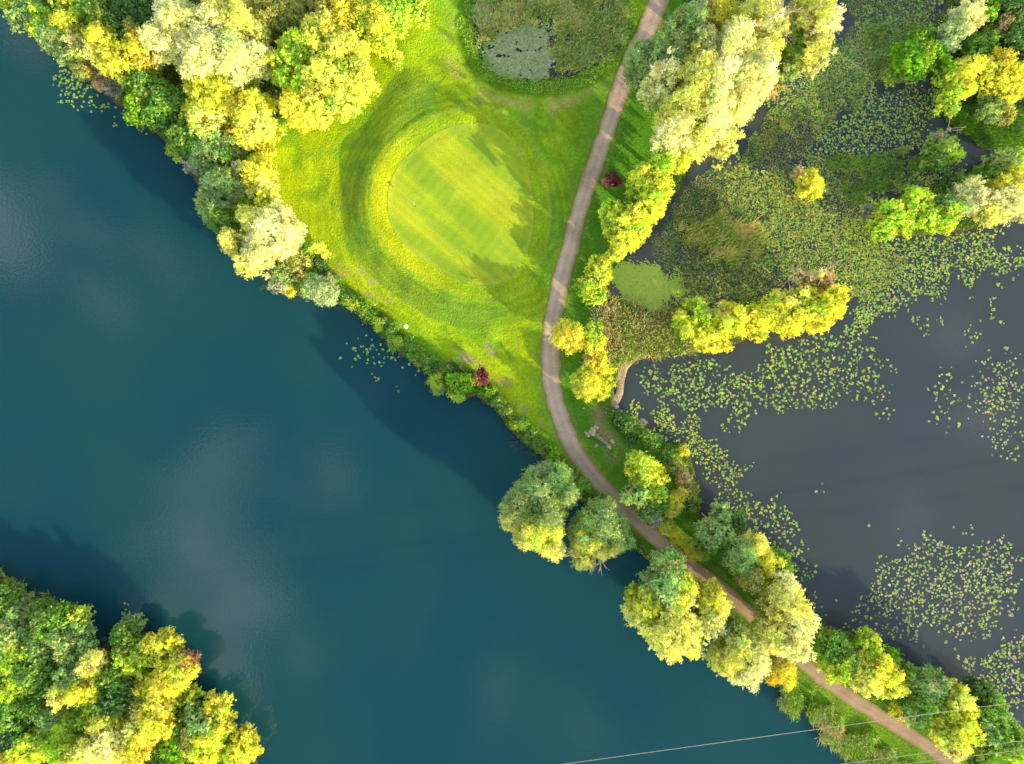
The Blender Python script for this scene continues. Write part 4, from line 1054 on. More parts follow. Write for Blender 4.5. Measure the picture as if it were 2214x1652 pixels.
# bank undergrowth: everything within a few metres of the shore, and the woodland floor
n = 240000
p = np.column_stack([rng.uniform(-90, 90, n), rng.uniform(-66, 66, n)])
d = gd(p[:, 0], p[:, 1])
ridge_n = fbm(p[:, 0] * 0.45, p[:, 1] * 0.45, 31, 4)
dpath = seg_dist(p[:, 0], p[:, 1], PATH, False)
dho = -sdist(p[:, 0], p[:, 1], HOLE)
dsand = seg_dist(p[:, 0], p[:, 1], SHORE_SAND, False)
dsoil = seg_dist(p[:, 0], p[:, 1], WP([(1292, 892), (1298, 925), (1320, 955), (1325, 985)]), False)
lawn = inside(p[:, 0], p[:, 1], WP([(1440, 1105), (1515, 1100), (1545, 1118), (1505, 1185), (1470, 1150)]))
ok = (d > 0.05) & (d < 2.3 + (ridge_n - 0.5) * 2.2) & (dpath > 2.3) & (dho > 4) & (dsand > 1.2) & (dsoil > 1.3) & ~lawn
bp_ = p[ok]
scrub('bank_undergrowth', 'low tangled green growth along the shores', bp_, 0.9, ['green', 'bright', 'lime', 'dark', 'olive'], [.32, .26, .14, .16, .12], 0.24)
wd = np.zeros(len(p), bool)
for q in WOODS:
    wd |= inside(p[:, 0], p[:, 1], q)
ok2 = wd & (d > 2.0) & (dpath > 2.6)
scrub('woodland_floor_growth', 'shaded undergrowth between the trunks of the woods', p[ok2], 0.8, ['green', 'dark', 'olive'], [.4, .45, .15], 0.3)
# luxuriant ring round the small golf pond
ok3 = (dho > 0.0) & (dho < 3.0 + (ridge_n - 0.5) * 1.5) & (dpath > 2.0)
pr = np.column_stack([rng.uniform(-12, 24, 60000), rng.uniform(48, 70, 60000)])
dho2 = -sdist(pr[:, 0], pr[:, 1], HOLE); rn2 = fbm(pr[:, 0] * 0.45, pr[:, 1] * 0.45, 31, 4)
pr = pr[(dho2 > -0.4) & (dho2 < 2.3 + (rn2 - 0.5) * 3.6) & (rng.random(len(pr)) < 0.55 + (rn2 - 0.5) * 1.5) & (seg_dist(pr[:, 0], pr[:, 1], PATH, False) > 2.0)]
scrub('pond_margin_grass', 'lush bright grass ringing the small golf pond', pr, 0.45, ['bright', 'lime', 'green', 'olive'], [.4, .2, .28, .12], 0.22)

# reed beds and sedge
RB = WP([(1300, 660), (1345, 670), (1400, 690), (1470, 690), (1500, 720), (1480, 760), (1420, 768), (1365, 772), (1335, 790), (1310, 760), (1305, 710)])
reeds('reed_bed', 'tan and green reed bed between the spit and the path', RB, 15000, 1.7, ['green', 'olive', 'dark', 'tan', 'grey'], [.34, .22, .20, .14, .10], 0.13, (0.1, 0.15), thr=0.33, seed=1, spread=0.5, heads=0.22)
RB2 = WP([(1480, 500), (1520, 475), (1575, 478), (1640, 500), (1640, 545), (1590, 570), (1530, 555), (1490, 530)])
reeds('tall_sedge', 'tuft of pale tipped sedge in the weedy pond above the spit', RB2, 3800, 1.4, ['olive', 'green', 'straw', 'tan'], [.36, .34, .16, .14], 0.11, (0.55, 0.35), thr=0.40, seed=2, scale=0.8, spread=0.45, heads=0.3)
RB3 = WP([(1700, 1480), (1740, 1500), (1800, 1545), (1880, 1590), (1960, 1650), (2010, 1700), (1890, 1700), (1850, 1640), (1795, 1590), (1740, 1540), (1690, 1500)])
reeds('lakeside_reeds', 'dry grey tipped reeds and grass on the lake side of the causeway', RB3, 17000, 1.1, ['green', 'bright', 'olive', 'sage', 'grey', 'tan'], [.36, .22, .16, .12, .08, .06], 0.11, (-0.2, -0.25), thr=0.3, seed=3, spread=0.5, heads=0.05)
RB4 = WP([(2060, 250), (2130, 300), (2260, 300), (2260, 250), (2200, 262), (2150, 262), (2110, 250)])
reeds('marsh_grass', 'dark green marsh grass at the right edge of the pond', RB4, 6500, 1.4, ['green', 'dark', 'bright'], [.45, .4, .15], 0.12, (0.3, -0.3), seed=4)
RB5 = WP([(-20, 1215), (30, 1255), (75, 1285), (140, 1310), (120, 1335), (60, 1310), (-20, 1270)])
reeds('shore_reeds', 'grey green reeds leaning over the water at the left edge', RB5, 2600, 2.2, ['olive', 'green', 'tan', 'grey'], [.4, .3, .15, .15], 0.12, (0.35, 0.3), thr=0.36, seed=5)
for nm, lb, pl, cnt, cl, ww, th, hh in [
    ('submerged_weed', 'olive weed just breaking the surface by the duckweed', [(1410, 520), (1470, 440), (1520, 390), (1600, 430), (1640, 560), (1640, 640), (1540, 655), (1460, 660), (1475, 600), (1440, 560)], 12000, ['olive', 'green', 'tan', 'dark'], [.4, .25, .15, .2], .40, .18),
    ('water_sedge', 'dark sedge standing in the water around the lone yellow bush', [(1800, 345), (1900, 330), (2010, 350), (2020, 400), (1900, 440), (1830, 450), (1790, 400)], 7000, ['green', 'dark', 'olive', 'bright'], [.4, .3, .2, .1], .42, .5),
    ('channel_weed', 'weed beds fringing the dark channel near the cream willow', [(1620, 280), (1680, 230), (1720, 220), (1700, 290), (1660, 350), (1610, 360)], 2600, ['olive', 'green', 'sage'], [.5, .3, .2], .44, .25),
    ('corner_sedge', 'grey green sedge left of the vivid green ball tree', [(1880, 70), (1960, 60), (1970, 150), (1930, 190), (1890, 150)], 2600, ['sage', 'green', 'olive', 'dark'], [.3, .3, .2, .2], .42, .5)]:
    reeds(nm, lb, WP(pl), cnt, hh, cl, ww, 0.10, (0.4, 0.3), thr=th, seed=len(nm), scale=0.35, spread=0.8)
CARPET = WP([(1640, 300), (1720, 240), (1800, 250), (1760, 330), (1860, 350), (1990, 330), (2030, 400), (1900, 430), (1870, 500), (1960, 560), (1880, 640), (1700, 600), (1640, 640), (1480, 660), (1420, 560), (1460, 440), (1540, 370)])
reeds('floating_weed', 'olive green weed carpet between the lily pads of the upper pond', CARPET, 52000, 0.12, ['olive', 'green', 'sage', 'tan', 'dark'], [.36, .24, .16, .10, .14], 0.12, (0.6, 0.4), thr=0.34, seed=21, scale=0.22, spread=1.2)
CARPET2 = WP([(1830, -20), (2050, -20), (2000, 60), (1970, 150), (1890, 180), (1860, 240), (1760, 260), (1700, 260), (1720, 170), (1790, 100), (1880, 60)])
reeds('floating_weed', 'olive green weed carpet in the pond below the top edge', CARPET2, 22000, 0.12, ['olive', 'green', 'sage', 'dark'], [.36, .28, .2, .16], 0.12, (0.6, 0.4), thr=0.36, seed=22, scale=0.22, spread=1.2)
# pale straw stems and reed litter at the pond shore of the reed bed
GP = WP([(1035, -40), (1030, 60), (1040, 110), (1075, 60), (1120, 60), (1180, 40), (1210, 75), (1200, 120), (1215, 160), (1260, 152), (1308, 122), (1338, 85), (1348, 40), (1345, -40)])
reeds('pond_rushes', 'mixed green and straw rushes filling the small golf pond', GP, 26000, 0.9, ['sage', 'green', 'olive', 'straw', 'tan', 'pale'], [.28, .28, .20, .10, .06, .08], 0.10, (0.2, 0.2), thr=0.40, seed=8, scale=0.9, spread=0.7, heads=0.12, avoid=WP([(1050, 118), (1070, 95), (1105, 64), (1145, 55), (1178, 80), (1192, 120), (1195, 165), (1140, 180), (1085, 168), (1056, 148)]))


# floating sheets built cell by cell so that their edges fray
def float_mat(name, label, poly, z, cell, cols, w, thr, scale, seed, edge=1.2):
    x0, y0 = poly.min(0) - 3; x1, y1 = poly.max(0) + 3
    X, Y = np.meshgrid(np.arange(x0, x1, cell), np.arange(y0, y1, cell))
    X = X.ravel() + rng.uniform(-.3, .3, X.size) * cell; Y = Y.ravel() + rng.uniform(-.3, .3, Y.size) * cell
    s = sdist(X, Y, poly)
    v = s + (fbm(X * scale, Y * scale, seed, 4) - 0.5) * edge * 3.2
    pr_ = sstep(-edge, edge * 0.7, v)
    hole = sstep(thr, thr + 0.08, fbm(X * 1.3, Y * 1.3, seed + 9, 3))
    k = (rng.random(len(X)) < pr_ * hole) & (gd(X, Y) < 0.4)
    X = X[k]; Y = Y[k]; n = len(X)
    G = Geo()
    nrm = np.tile([0, 0, 1.0], (n, 1)) + rng.normal(size=(n, 3)) * 0.05
    nrm /= np.linalg.norm(nrm, axis=1)[:, None]
    sz = cell * rng.uniform(1.9, 2.7, n)
    G.leaves(np.column_stack([X, Y, z + rng.random(n) * 0.02]), nrm, sz, sz * 0.9, pick(cols, n, w))
    return tag(G.build(name, M_PAD), label, None, None, 'stuff')


float_mat('duckweed', 'bright lime duckweed sheet beside the rounded lime tree', smooth_poly(WP([(1345, 558), (1400, 560), (1440, 590), (1468, 620), (1460, 655), (1420, 675), (1375, 660), (1340, 625), (1330, 590)]), 2), 0.015, 0.13,
          ['duck', 'limecream', 'lime'], [.7, .15, .15], 0.16, 0.5, 401, 1.3)
float_mat('water_lily_mat', 'grey green floating leaves packed in the small golf pond', smooth_poly(WP([(1046, 124), (1066, 92), (1105, 58), (1145, 50), (1176, 76), (1192, 105), (1190, 140), (1172, 168), (1135, 178), (1085, 168), (1056, 148)]), 2), 0.085, 0.20,
          ['matg', 'sage', 'pale'], [.6, .25, .15], 0.26, 0.6, 402, 1.6)
float_mat('water_lily_mat', 'grey green floating leaves at the top edge of the small golf pond', WP([(1130, -20), (1235, -20), (1232, 6), (1205, 16), (1160, 14), (1135, 6)]), 0.085, 0.20, ['matg', 'sage', 'pale'], [.6, .25, .15], 0.26, 0.6, 403)

# ---------------------------------------------------------------- lily pads
AN = np.linspace(0, 2 * np.pi, 11)[:-1]


def pad_geo(G, x, y, r, col, z):
    a0 = rng.uniform(0, 6.28)
    # round leaf with a notch
    ang = a0 + np.linspace(0.22, 2 * np.pi - 0.22, 10)
    el = rng.uniform(0.8, 1.0); ca, sa = math.cos(a0 * 1.7), math.sin(a0 * 1.7)
    px_ = np.cos(ang) * r; py_ = np.sin(ang) * r * el
    rim = np.column_stack([x + px_ * ca - py_ * sa, y + px_ * sa + py_ * ca, np.full(10, z + 0.012) + rng.normal(size=10) * 0.008])
    v = np.vstack([[x, y, z], rim])
    f = np.array([[0, i, i + 1, i + 2] for i in (1, 3, 5, 7)] + [[0, 9, 10, 10]])
    return v, f


LAKE_PADS = [('ell', 165, 195, 40, 34, 84), ('ell', 142, 165, 18, 14, 24), ('ell', 215, 228, 30, 16, 16), ('ell', 250, 268, 10, 14, 5), ('ell', 305, 282, 26, 16, 9),
             ('ell', 790, 765, 42, 34, 32), ('ell', 858, 768, 34, 20, 16), ('ell', 815, 820, 14, 10, 4), ('ell', 862, 835, 4, 12, 2), ('ell', 895, 790, 22, 18, 10), ('ell', 273, 1322, 10, 14, 8)]
POND = [('poly', [(1860, -10), (2020, -10), (2120, 0), (2130, 30), (2090, 60), (2000, 60), (1920, 55), (1880, 25)], 430, 0.2, 'g'),
        ('poly', [(1750, 120), (1800, 90), (1870, 80), (1870, 170), (1850, 210), (1790, 245), (1760, 220), (1740, 170)], 520, 0.3, 'm'),
        ('poly', [(1690, 150), (1750, 130), (1750, 220), (1700, 260), (1660, 270), (1640, 300), (1660, 220)], 190, 0.4, 'm'),
        ('poly', [(1730, 330), (1800, 270), (1870, 230), (1930, 190), (2040, 180), (2060, 230), (2010, 270), (1960, 320), (1880, 350), (1790, 360), (1740, 350)], 950, 0.28, 'm'),
        ('poly', [(1560, 390), (1600, 350), (1680, 380), (1760, 440), (1770, 480), (1700, 500), (1620, 470), (1560, 430)], 520, 0.36, 'y'),
        ('poly', [(1630, 480), (1760, 440), (1860, 480), (1900, 530), (1900, 600), (1840, 620), (1700, 590), (1640, 560)], 1050, 0.30, 'y'),
        ('poly', [(1880, 520), (2010, 520), (2130, 505), (2140, 560), (2060, 600), (1960, 640), (1870, 670), (1840, 620)], 900, 0.30, 'm'),
        ('poly', [(1500, 560), (1640, 570), (1660, 640), (1600, 655), (1500, 655)], 160, 0.42, 'm'),
        ('poly', [(1790, 400), (1900, 420), (1870, 470), (1800, 450)], 130, 0.4, 'g'),
        ('poly', [(1940, 360), (2030, 370), (2020, 410), (1950, 420)], 60, 0.4, 'g'),
        ('ell', 2180, 570, 45, 30, 100, 'g'),
        ('poly', [(1820, 690), (1930, 640), (1960, 670), (1880, 720), (1840, 730)], 140, 0.42, 'g'),
        ('poly', [(1640, 750), (1760, 730), (1860, 725), (1925, 770), (1900, 850), (1800, 875), (1700, 905), (1600, 860)], 430, 0.45, 'g'),
        ('poly', [(1390, 790), (1560, 770), (1640, 800), (1640, 880), (1600, 960), (1560, 900), (1430, 880), (1380, 850)], 330, 0.46, 'g'),
        ('poly', [(1380, 880), (1440, 885), (1520, 930), (1560, 960), (1600, 1040), (1560, 1060), (1490, 990), (1430, 940)], 280, 0.42, 'y'),
        ('ell', 2005, 705, 25, 22, 14, 'g'), ('ell', 2100, 725, 22, 26, 14, 'g'), ('ell', 1910, 870, 30, 40, 22, 'g'), ('ell', 2040, 860, 34, 60, 46, 'g'), ('ell', 2160, 850, 62, 76, 250, 'p'), ('ell', 2180, 960, 40, 40, 50, 'p'),
        ('poly', [(1930, 1200), (2010, 1170), (2110, 1165), (2195, 1190), (2200, 1330), (2110, 1385), (1990, 1350), (1900, 1300), (1880, 1270)], 640, 0.36, 'p'),
        ('poly', [(1810, 1300), (1900, 1290), (1960, 1340), (1990, 1380), (1880, 1370), (1820, 1335)], 70, 0.4, 'p'),
        ('poly', [(2080, 1430), (2160, 1400), (2230, 1380), (2230, 1520), (2190, 1540), (2120, 1490)], 260, 0.34, 'p'),
        ('poly', [(1610, 1090), (1680, 1070), (1720, 1150), (1760, 1230), (1770, 1300), (1730, 1260), (1690, 1200), (1640, 1140)], 130, 0.4, 'g'),
        ('poly', [(1540, 1030), (1600, 1040), (1610, 1090), (1570, 1100)], 40, 0.3, 'y'),
        ('poly', [(1150, 20), (1200, 30), (1220, 70), (1170, 60)], 40, 0.3, 'y')]
PCOL = {'l': (['padl', 'padg', 'sage'], [.5, .3, .2]), 'g': (['padl', 'padg', 'sage', 'lime', 'tan'], [.34, .34, .18, .09, .05]),
        'm': (['padl', 'padg', 'gold', 'sage', 'lime', 'tan'], [.34, .32, .07, .14, .08, .05]), 'y': (['padl', 'yellow', 'gold', 'padg', 'lime'], [.34, .12, .12, .26, .16]),
        'p': (['pale', 'padl', 'sage', 'tan', 'padg'], [.30, .24, .22, .08, .16])}
pads = []   # x, y, r, colour, zone


def sample_zone(z):
    if z[0] == 'ell':
        n = z[5]; key = z[6] if len(z) > 6 else 'l'
        q = rng.normal(size=(n, 2)) * 0.55
        return np.column_stack([z[1] + q[:, 0] * z[3], z[2] + q[:, 1] * z[4]]), key, n
    poly = np.array(z[1], float)
    x0, y0 = poly.min(0) - 30; x1, y1 = poly.max(0) + 30
    q = rng.uniform([x0, y0], [x1, y1], (z[2] * 14, 2))
    f = 0.72 * fbm(q[:, 0] * 0.03, q[:, 1] * 0.03, 500 + z[2], 3) + 0.28 * vnoise(q[:, 0] * 0.14, q[:, 1] * 0.14, 600 + z[2]) + np.clip(sdist(q[:, 0], q[:, 1], poly) / 34, -1, 1) * 0.26
    k = f > z[3] + 0.12
    q = q[k][:int(z[2] * (2.8 if z[4] in 'my' else 1.8))]
    return q, z[4], len(q)


for zone, zs in (('lake', LAKE_PADS), ('pond', POND)):
    for z in zs:
        q, key, n = sample_zone(z)
        cols = pick(PCOL[key][0], n, PCOL[key][1])
        r = np.clip(rng.normal((0.165 if key in 'my' else 0.20) if zone == 'pond' else 0.215, 0.055, n), 0.09, 0.34)
        for (x, y), rr, c in zip(q, r, cols):
            X, Y = W(x, y)
            zn = 'pond'
            if zone == 'lake':
                zn = 'tl' if x < 400 and y < 500 else ('bl' if y > 1000 else 'mid')
            pads.append([X, Y, rr, c, zn])
# relax so that leaves do not pile up
kept = []; cellmap = {}
for p_ in pads:
    if gd(p_[0], p_[1]) > -0.15 and not (p_[1] > 58 and -8 < p_[0] < 20):
        continue
    ix, iy = int(math.floor(p_[0] / 0.5)), int(math.floor(p_[1] / 0.5))
    bad = False
    for a in (-1, 0, 1):
        for b in (-1, 0, 1):
            for o_ in cellmap.get((ix + a, iy + b), ()):
                if math.hypot(o_[0] - p_[0], o_[1] - p_[1]) < (o_[2] + p_[2]) * 0.60:
                    bad = True
    if not bad:
        cellmap.setdefault((ix, iy), []).append(p_); kept.append(p_)
lake_p = [p_ for p_ in kept if p_[4] != 'pond']
pond_p = sorted([p_ for p_ in kept if p_[4] == 'pond'], key=lambda p_: -p_[2])
LBL = {'tl': ('green lily pad floating off the wood at the top left', 'lily pads off the top left wood'),
       'mid': ('green lily pad on the blue lake below the fairway bank', 'lily pads below the fairway bank'),
       'bl': ('green lily pad in the small string off the bottom left wood', 'lily pads off the bottom left wood'),
       'pond': ('one of the largest lily pads on the grey pond', 'large lily pads on the grey pond')}
NI = 295
single = lake_p + pond_p[:max(0, NI - len(lake_p))]
rest = pond_p[max(0, NI - len(lake_p)):]
for (x, y, r, c, zn) in single:
    zz = 0.025
    v, f = pad_geo(None, 0, 0, r, c, 0)
    o = mesh('lily_pad', v, f[:4], M_PAD, None, np.tile(c, (len(v), 1)))
    o.location = (x, y, zz)
    tag(o, LBL[zn][0], 'lily pad', LBL[zn][1])
G = Geo()
for (x, y, r, c, zn) in rest:
    zz = 0.075 if (y > 58 and -8 < x < 20) else 0.02
    v, f = pad_geo(None, x, y, r, c, zz); G.add(v, f[:4], c)
tag(G.build('lily_pads', M_PAD), 'thousands of small lily pads spread over the grey pond', None, None, 'stuff')


def solid(G, c, half, col, rz=0.0, bev=0.15):
    """box with chamfered rim, as two stacked loops"""
    hx, hy, hh = half; b = min(hx, hy, hh) * bev
    rings = [(-hh, b), (-hh + b, 0), (hh - b, 0), (hh, b)]
    v = []
    for z, k in rings:
        for sx_, sy_ in ((-1, -1), (1, -1), (1, 1), (-1, 1)):
            v.append([sx_ * (hx - k), sy_ * (hy - k), z])
    v = np.array(v); ca, sa = math.cos(rz), math.sin(rz)
    v = np.column_stack([v[:, 0] * ca - v[:, 1] * sa, v[:, 0] * sa + v[:, 1] * ca, v[:, 2]]) + np.asarray(c, float)
    f = [[3, 2, 1, 0], [12, 13, 14, 15]]
    for r in range(3):
        for k in range(4):
            f.append([r * 4 + k, r * 4 + (k + 1) % 4, r * 4 + 4 + (k + 1) % 4, r * 4 + 4 + k])
    G.add(v, np.array(f), col)


def rock(G, c, r, col, sq=0.7):
    u = np.linspace(0, np.pi, 8); t = np.linspace(0, 2 * np.pi, 11)[:-1]
    P = np.array([[math.sin(a) * math.cos(b), math.sin(a) * math.sin(b), math.cos(a) * sq] for a in u for b in t])
    P *= (1 + (fbm(P[:, 0] * 1.7 + c[0], P[:, 1] * 1.7 + c[1] + P[:, 2], 5, 3)[:, None] - 0.5) * 0.9) * r
    i = np.arange(7)[:, None] * 10; j = np.arange(10)[None, :]; j2 = (j + 1) % 10
    f = np.stack([i + j, i + 10 + j, i + 10 + j2, i + j2], -1).reshape(-1, 4)
    G.add(P + np.asarray(c, float), f, col)


def cap(G, c, axis, r, col, n=10):
    a = np.asarray(axis, float); a /= np.linalg.norm(a)
    u = np.cross(a, [0.2, 0.1, 0.97]); u /= np.linalg.norm(u); w = np.cross(a, u)
    t = np.linspace(0, 2 * np.pi, n, endpoint=False)
    v = np.vstack([[c], np.asarray(c) + r * (np.cos(t)[:, None] * u + np.sin(t)[:, None] * w)])
    f = np.array([[0, 1 + i, 1 + (i + 1) % n, 1 + (i + 2) % n] for i in range(0, n, 2)])
    G.add(v, f, col)


# golf flag on the putting green
fx, fy = W(901, 452)
fz = float(hz(fx, fy)) + 0.03
fl = tag(empty('golf_flag', (fx, fy, fz)), 'white golf flag on its stick in the putting green', 'golf flag')
G = Geo(); G.tube([[0, 0, 0], [0, 0, 1.2], [0, 0, 2.3]], [0.03, 0.028, 0.025], C_(.85, .85, .8), 8); G.build('flagstick', M_PLAIN, fl, True)
G = Geo()
a = np.linspace(0, 1, 8); z_ = np.linspace(0, 1, 4)
A, Z = np.meshgrid(a, z_)
fd = np.array([-0.62, 0.78])
v = np.column_stack([(A * 0.72 * fd[0] + (0.10 * np.sin(A * 6) + 0.30 * Z * A) * fd[1]).ravel(), (A * 0.72 * fd[1] - (0.10 * np.sin(A * 6) + 0.30 * Z * A) * fd[0]).ravel(), (1.72 + Z * 0.52 - A * 0.22).ravel()])
ii_ = np.arange(3)[:, None] * 8 + np.arange(7)[None, :]
G.add(v, np.stack([ii_, ii_ + 1, ii_ + 9, ii_ + 8], -1).reshape(-1, 4), C_(.95, .95, .92)); G.build('flag', M_PLAIN, fl, True)
G = Geo(); t = np.linspace(0, 2 * np.pi, 12, endpoint=False)
v = np.vstack([[[0, 0, 0.012]], np.column_stack([np.cos(t) * .13, np.sin(t) * .13, np.full(12, .012)])])
G.add(v, np.array([[0, 1 + i, 1 + (i + 1) % 12, 1 + (i + 2) % 12] for i in range(0, 12, 2)]), C_(.02, .03, .01)); G.build('hole', M_PLAIN, fl)

# small white marker on the fringe of the green
mx2, my2 = W(1165, 436); mz2 = float(hz(mx2, my2))
G = Geo(); rock(G, (0, 0, 0.07), 0.12, C_(.9, .9, .88), 0.6)
o = G.build('distance_marker', M_PLAIN, None, True); o.location = (mx2, my2, mz2)
tag(o, 'tiny round white marker on the right fringe of the green', 'marker')

# white bag caught on the bank growth
bx, by = W(811, 659, 1.6); bz = float(hz(bx, by))
G = Geo(); rock(G, (0, 0, 0), 0.24, C_(.92, .92, .90), 0.45)
o = G.build('white_bag', M_PLAIN, None, True); o.location = (bx, by, max(bz, 0) + 1.0); o.scale = (0.45, 0.8, 0.45); o.rotation_euler = (0.1, 0.1, -0.9)
tag(o, 'small white crumpled bag lying on the bank shrubs', 'bag')

# white flower head
bx, by = W(880, 707, 1.2); bz = float(hz(bx, by))
r_ = tag(empty('flowering_plant', (bx, by, bz)), 'white star shaped flower head at the fairway edge above the lake', 'plant')
G = Geo(); G.tube([[0, 0, -0.1], [0.03, 0, 0.7], [0, 0.02, 1.5]], [0.03, 0.025, 0.02], PAL['green'], 6); G.build('stem', M_LEAF, r_)
G = Geo()
for k in range(7):
    a_ = k * 0.9; d_ = np.array([math.cos(a_), math.sin(a_), 0.05]) * 0.33
    n_ = 26; P = np.array([0, 0, 1.5]) + d_ * rng.uniform(0.2, 1.1, (n_, 1)) + rng.normal(size=(n_, 3)) * 0.05
    nr_ = rng.normal(size=(n_, 3)) * .3 + [0, 0, 1]; nr_ /= np.linalg.norm(nr_, axis=1)[:, None]
    G.leaves(P, nr_, 0.14, 0.12, np.tile([.92, .92, .85], (n_, 1)))
G.build('flower_head', M_LEAF, r_)

# felled trunk with sawn pale pieces beside the path
WOODP = C_(.96, .84, .58); GREY = C_(.46, .43, .34)
p0 = np.append(W(1286, 940), 0); p1 = np.append(W(1312, 960), 0)
for q in (p0, p1): q[2] = float(hz(q[0], q[1])) + 0.28
lo_ = tag(empty('felled_trunk', tuple((p0 + p1) / 2 - [0, 0, 0.28])), 'grey felled tree trunk lying by the path bend', 'log')
og = (p0 + p1) / 2 - [0, 0, 0.28]
G = Geo(); G.tube(curve(p0, p1, 0.06, 8), [.36, .35, .33, .31, .30, .28, .27, .26], GREY, 12); G.build('log', M_BARK, lo_, True, og)
G = Geo(); cap(G, p0 - (p1 - p0) * 0.004, p0 - p1, .34, WOODP); cap(G, p1 + (p1 - p0) * 0.004, p1 - p0, .25, WOODP); G.build('sawn_end', M_BARK, lo_, False, og)


def stump(label, x, y, r, h, tilt):
    X, Y = W(x, y); z = float(hz(X, Y))
    t_ = tag(empty('sawn_stump', (X, Y, z)), label, 'stump', 'sawn stumps by the path bend')
    ax_ = np.array([0.55 + rng.normal() * .15, -0.45 + rng.normal() * .15, 1.0]) * h * (1 if tilt else 0) + np.array([0, 0, h]) * (0 if tilt else 1)
    G = Geo(); G.tube(np.array([[0, 0, -0.12], ax_ * 0.5, ax_]), [r * 1.2, r * 1.04, r], WOODP * 0.75, 10); G.build('stump_bark', M_BARK, t_, True)
    G = Geo(); cap(G, ax_ * 1.01, ax_, r * 0.98, WOODP); G.build('cut_face', M_BARK, t_)


for lb, x, y, r, h in [('pale sawn stump nearest the path, lowest of the left cluster', 1268, 939, .26, .45), ('pale sawn stump at the left tip of the left cluster', 1264, 934, .20, .4),
                       ('broad pale sawn stump in the middle of the left cluster', 1276, 934, .40, .6), ('pale sawn stump above the broad one in the left cluster', 1281, 929, .30, .5),
                       ('topmost pale sawn stump of the left cluster', 1286, 923, .26, .45), ('second pale sawn stump from the top of the left cluster', 1278, 926, .22, .4),
                       ('pale sawn stump at the upper right end of the felled trunk', 1321, 952, .24, .45), ('yellow lit sawn stump at the lower right end of the felled trunk', 1314, 964, .32, .5)]:
    stump(lb, x, y, r, h, True)
for lb, x, y, r in [('pale stone in the grass between the path and the felled trunk', 1288, 962, .28), ('small pale stone left of the larger pale stone by the felled trunk', 1285, 964, .17)]:
    X, Y = W(x, y); G = Geo(); rock(G, (0, 0, 0.08), r, C_(.66, .52, .40)); o = G.build('stone', M_STONE, None, True); o.location = (X, Y, float(hz(X, Y)))
    tag(o, lb, 'stone', 'pale stones by the path bend')
# white stones at the water's edge
for lb, x, y, r in [('white stone at the lower end of the sandy shore', 1334, 880, .32), ('small white stone in the water below the sandy shore', 1343, 889, .22), ('grey white stone under the reeds at the top of the sandy shore', 1369, 777, .24)]:
    X, Y = W(x, y); G = Geo(); rock(G, (0, 0, 0.05), r, C_(.74, .70, .66)); o = G.build('stone', M_STONE, None, True); o.location = (X, Y, max(-0.05, float(hz(X, Y))))
    tag(o, lb, 'stone', 'stones at the pond edge')
# grey post beside the grass
X, Y = W(1260, 883); z = float(hz(X, Y)); t_ = tag(empty('wooden_post', (X, Y, z)), 'short grey wooden post at the shrub edge above the felled trunk', 'post')
G = Geo(); G.tube([[0, 0, -.2], [0.02, 0.05, .6], [0.04, 0.14, 1.2]], [.12, .115, .11], C_(.55, .55, .52), 8); G.build('post', M_BARK, t_, True)
G = Geo(); cap(G, (0.04, 0.141, 1.202), (0.02, 0.09, .6), .11, C_(.7, .7, .66)); G.build('post_top', M_BARK, t_)

# timber edging beams of the two fishing swims
for lb, a_, b_ in [('pale timber beam edging the mown fishing lawn on the pond', (1515, 1108), (1526, 1119)), ('pale timber beam at the pond edge right of the cream yellow tree', (1766, 1351), (1782, 1366))]:
    A_ = np.array(W(*a_)); B_ = np.array(W(*b_)); mid = (A_ + B_) / 2; ln = np.hypot(*(B_ - A_)); an = math.atan2(*(B_ - A_)[::-1])
    z = float(hz(*mid)); z = max(z, 0.1)
    t_ = tag(empty('timber_edging', (mid[0], mid[1], z)), lb, 'timber edging', 'timber edgings of the fishing swims'); t_.rotation_euler = (0, 0, an)
    G = Geo(); solid(G, (0, 0, 0.32), (ln / 2, 0.10, 0.07), C_(.80, .70, .58)); G.build('beam', M_BARK, t_)
    for sx_ in (-0.85, 0, 0.85):
        G = Geo(); G.tube([[sx_ * ln / 2, 0.0, -0.6], [sx_ * ln / 2, 0.0, 0.25]], [.07, .07], C_(.4, .32, .24), 8); G.build('post', M_BARK, t_, True)

# dead fallen branches in the water off the causeway
for lb, x, y, ang, ln in [('thin bare branch in the lake just above the big sage willow', 1165, 978, 2.9, 4.0), ('bare twigs in the lake below the path narrowing', 1120, 955, 2.6, 3.0), ('bare branch in the lake left of the pale round willow', 590, 612, 3.6, 3.0),
                          ('forked bare branch trailing in the pond below the reed bed', 1420, 772, 4.3, 2.5)]:
    X, Y = W(x, y); G = Geo()
    for k in range(3):
        twig_fan(G, np.array([0.0, 0, 0.1]), (math.cos(ang + rng.normal() * .4), math.sin(ang + rng.normal() * .4), 0.12), ln * rng.uniform(.35, .7), 0.04, BARKC['dead'] * 0.45, 2)
    o = G.build('fallen_branch', M_BARK, None, True); o.location = (X, Y, max(0, float(hz(X, Y)))); tag(o, lb, 'branch', 'bare branches in the water')

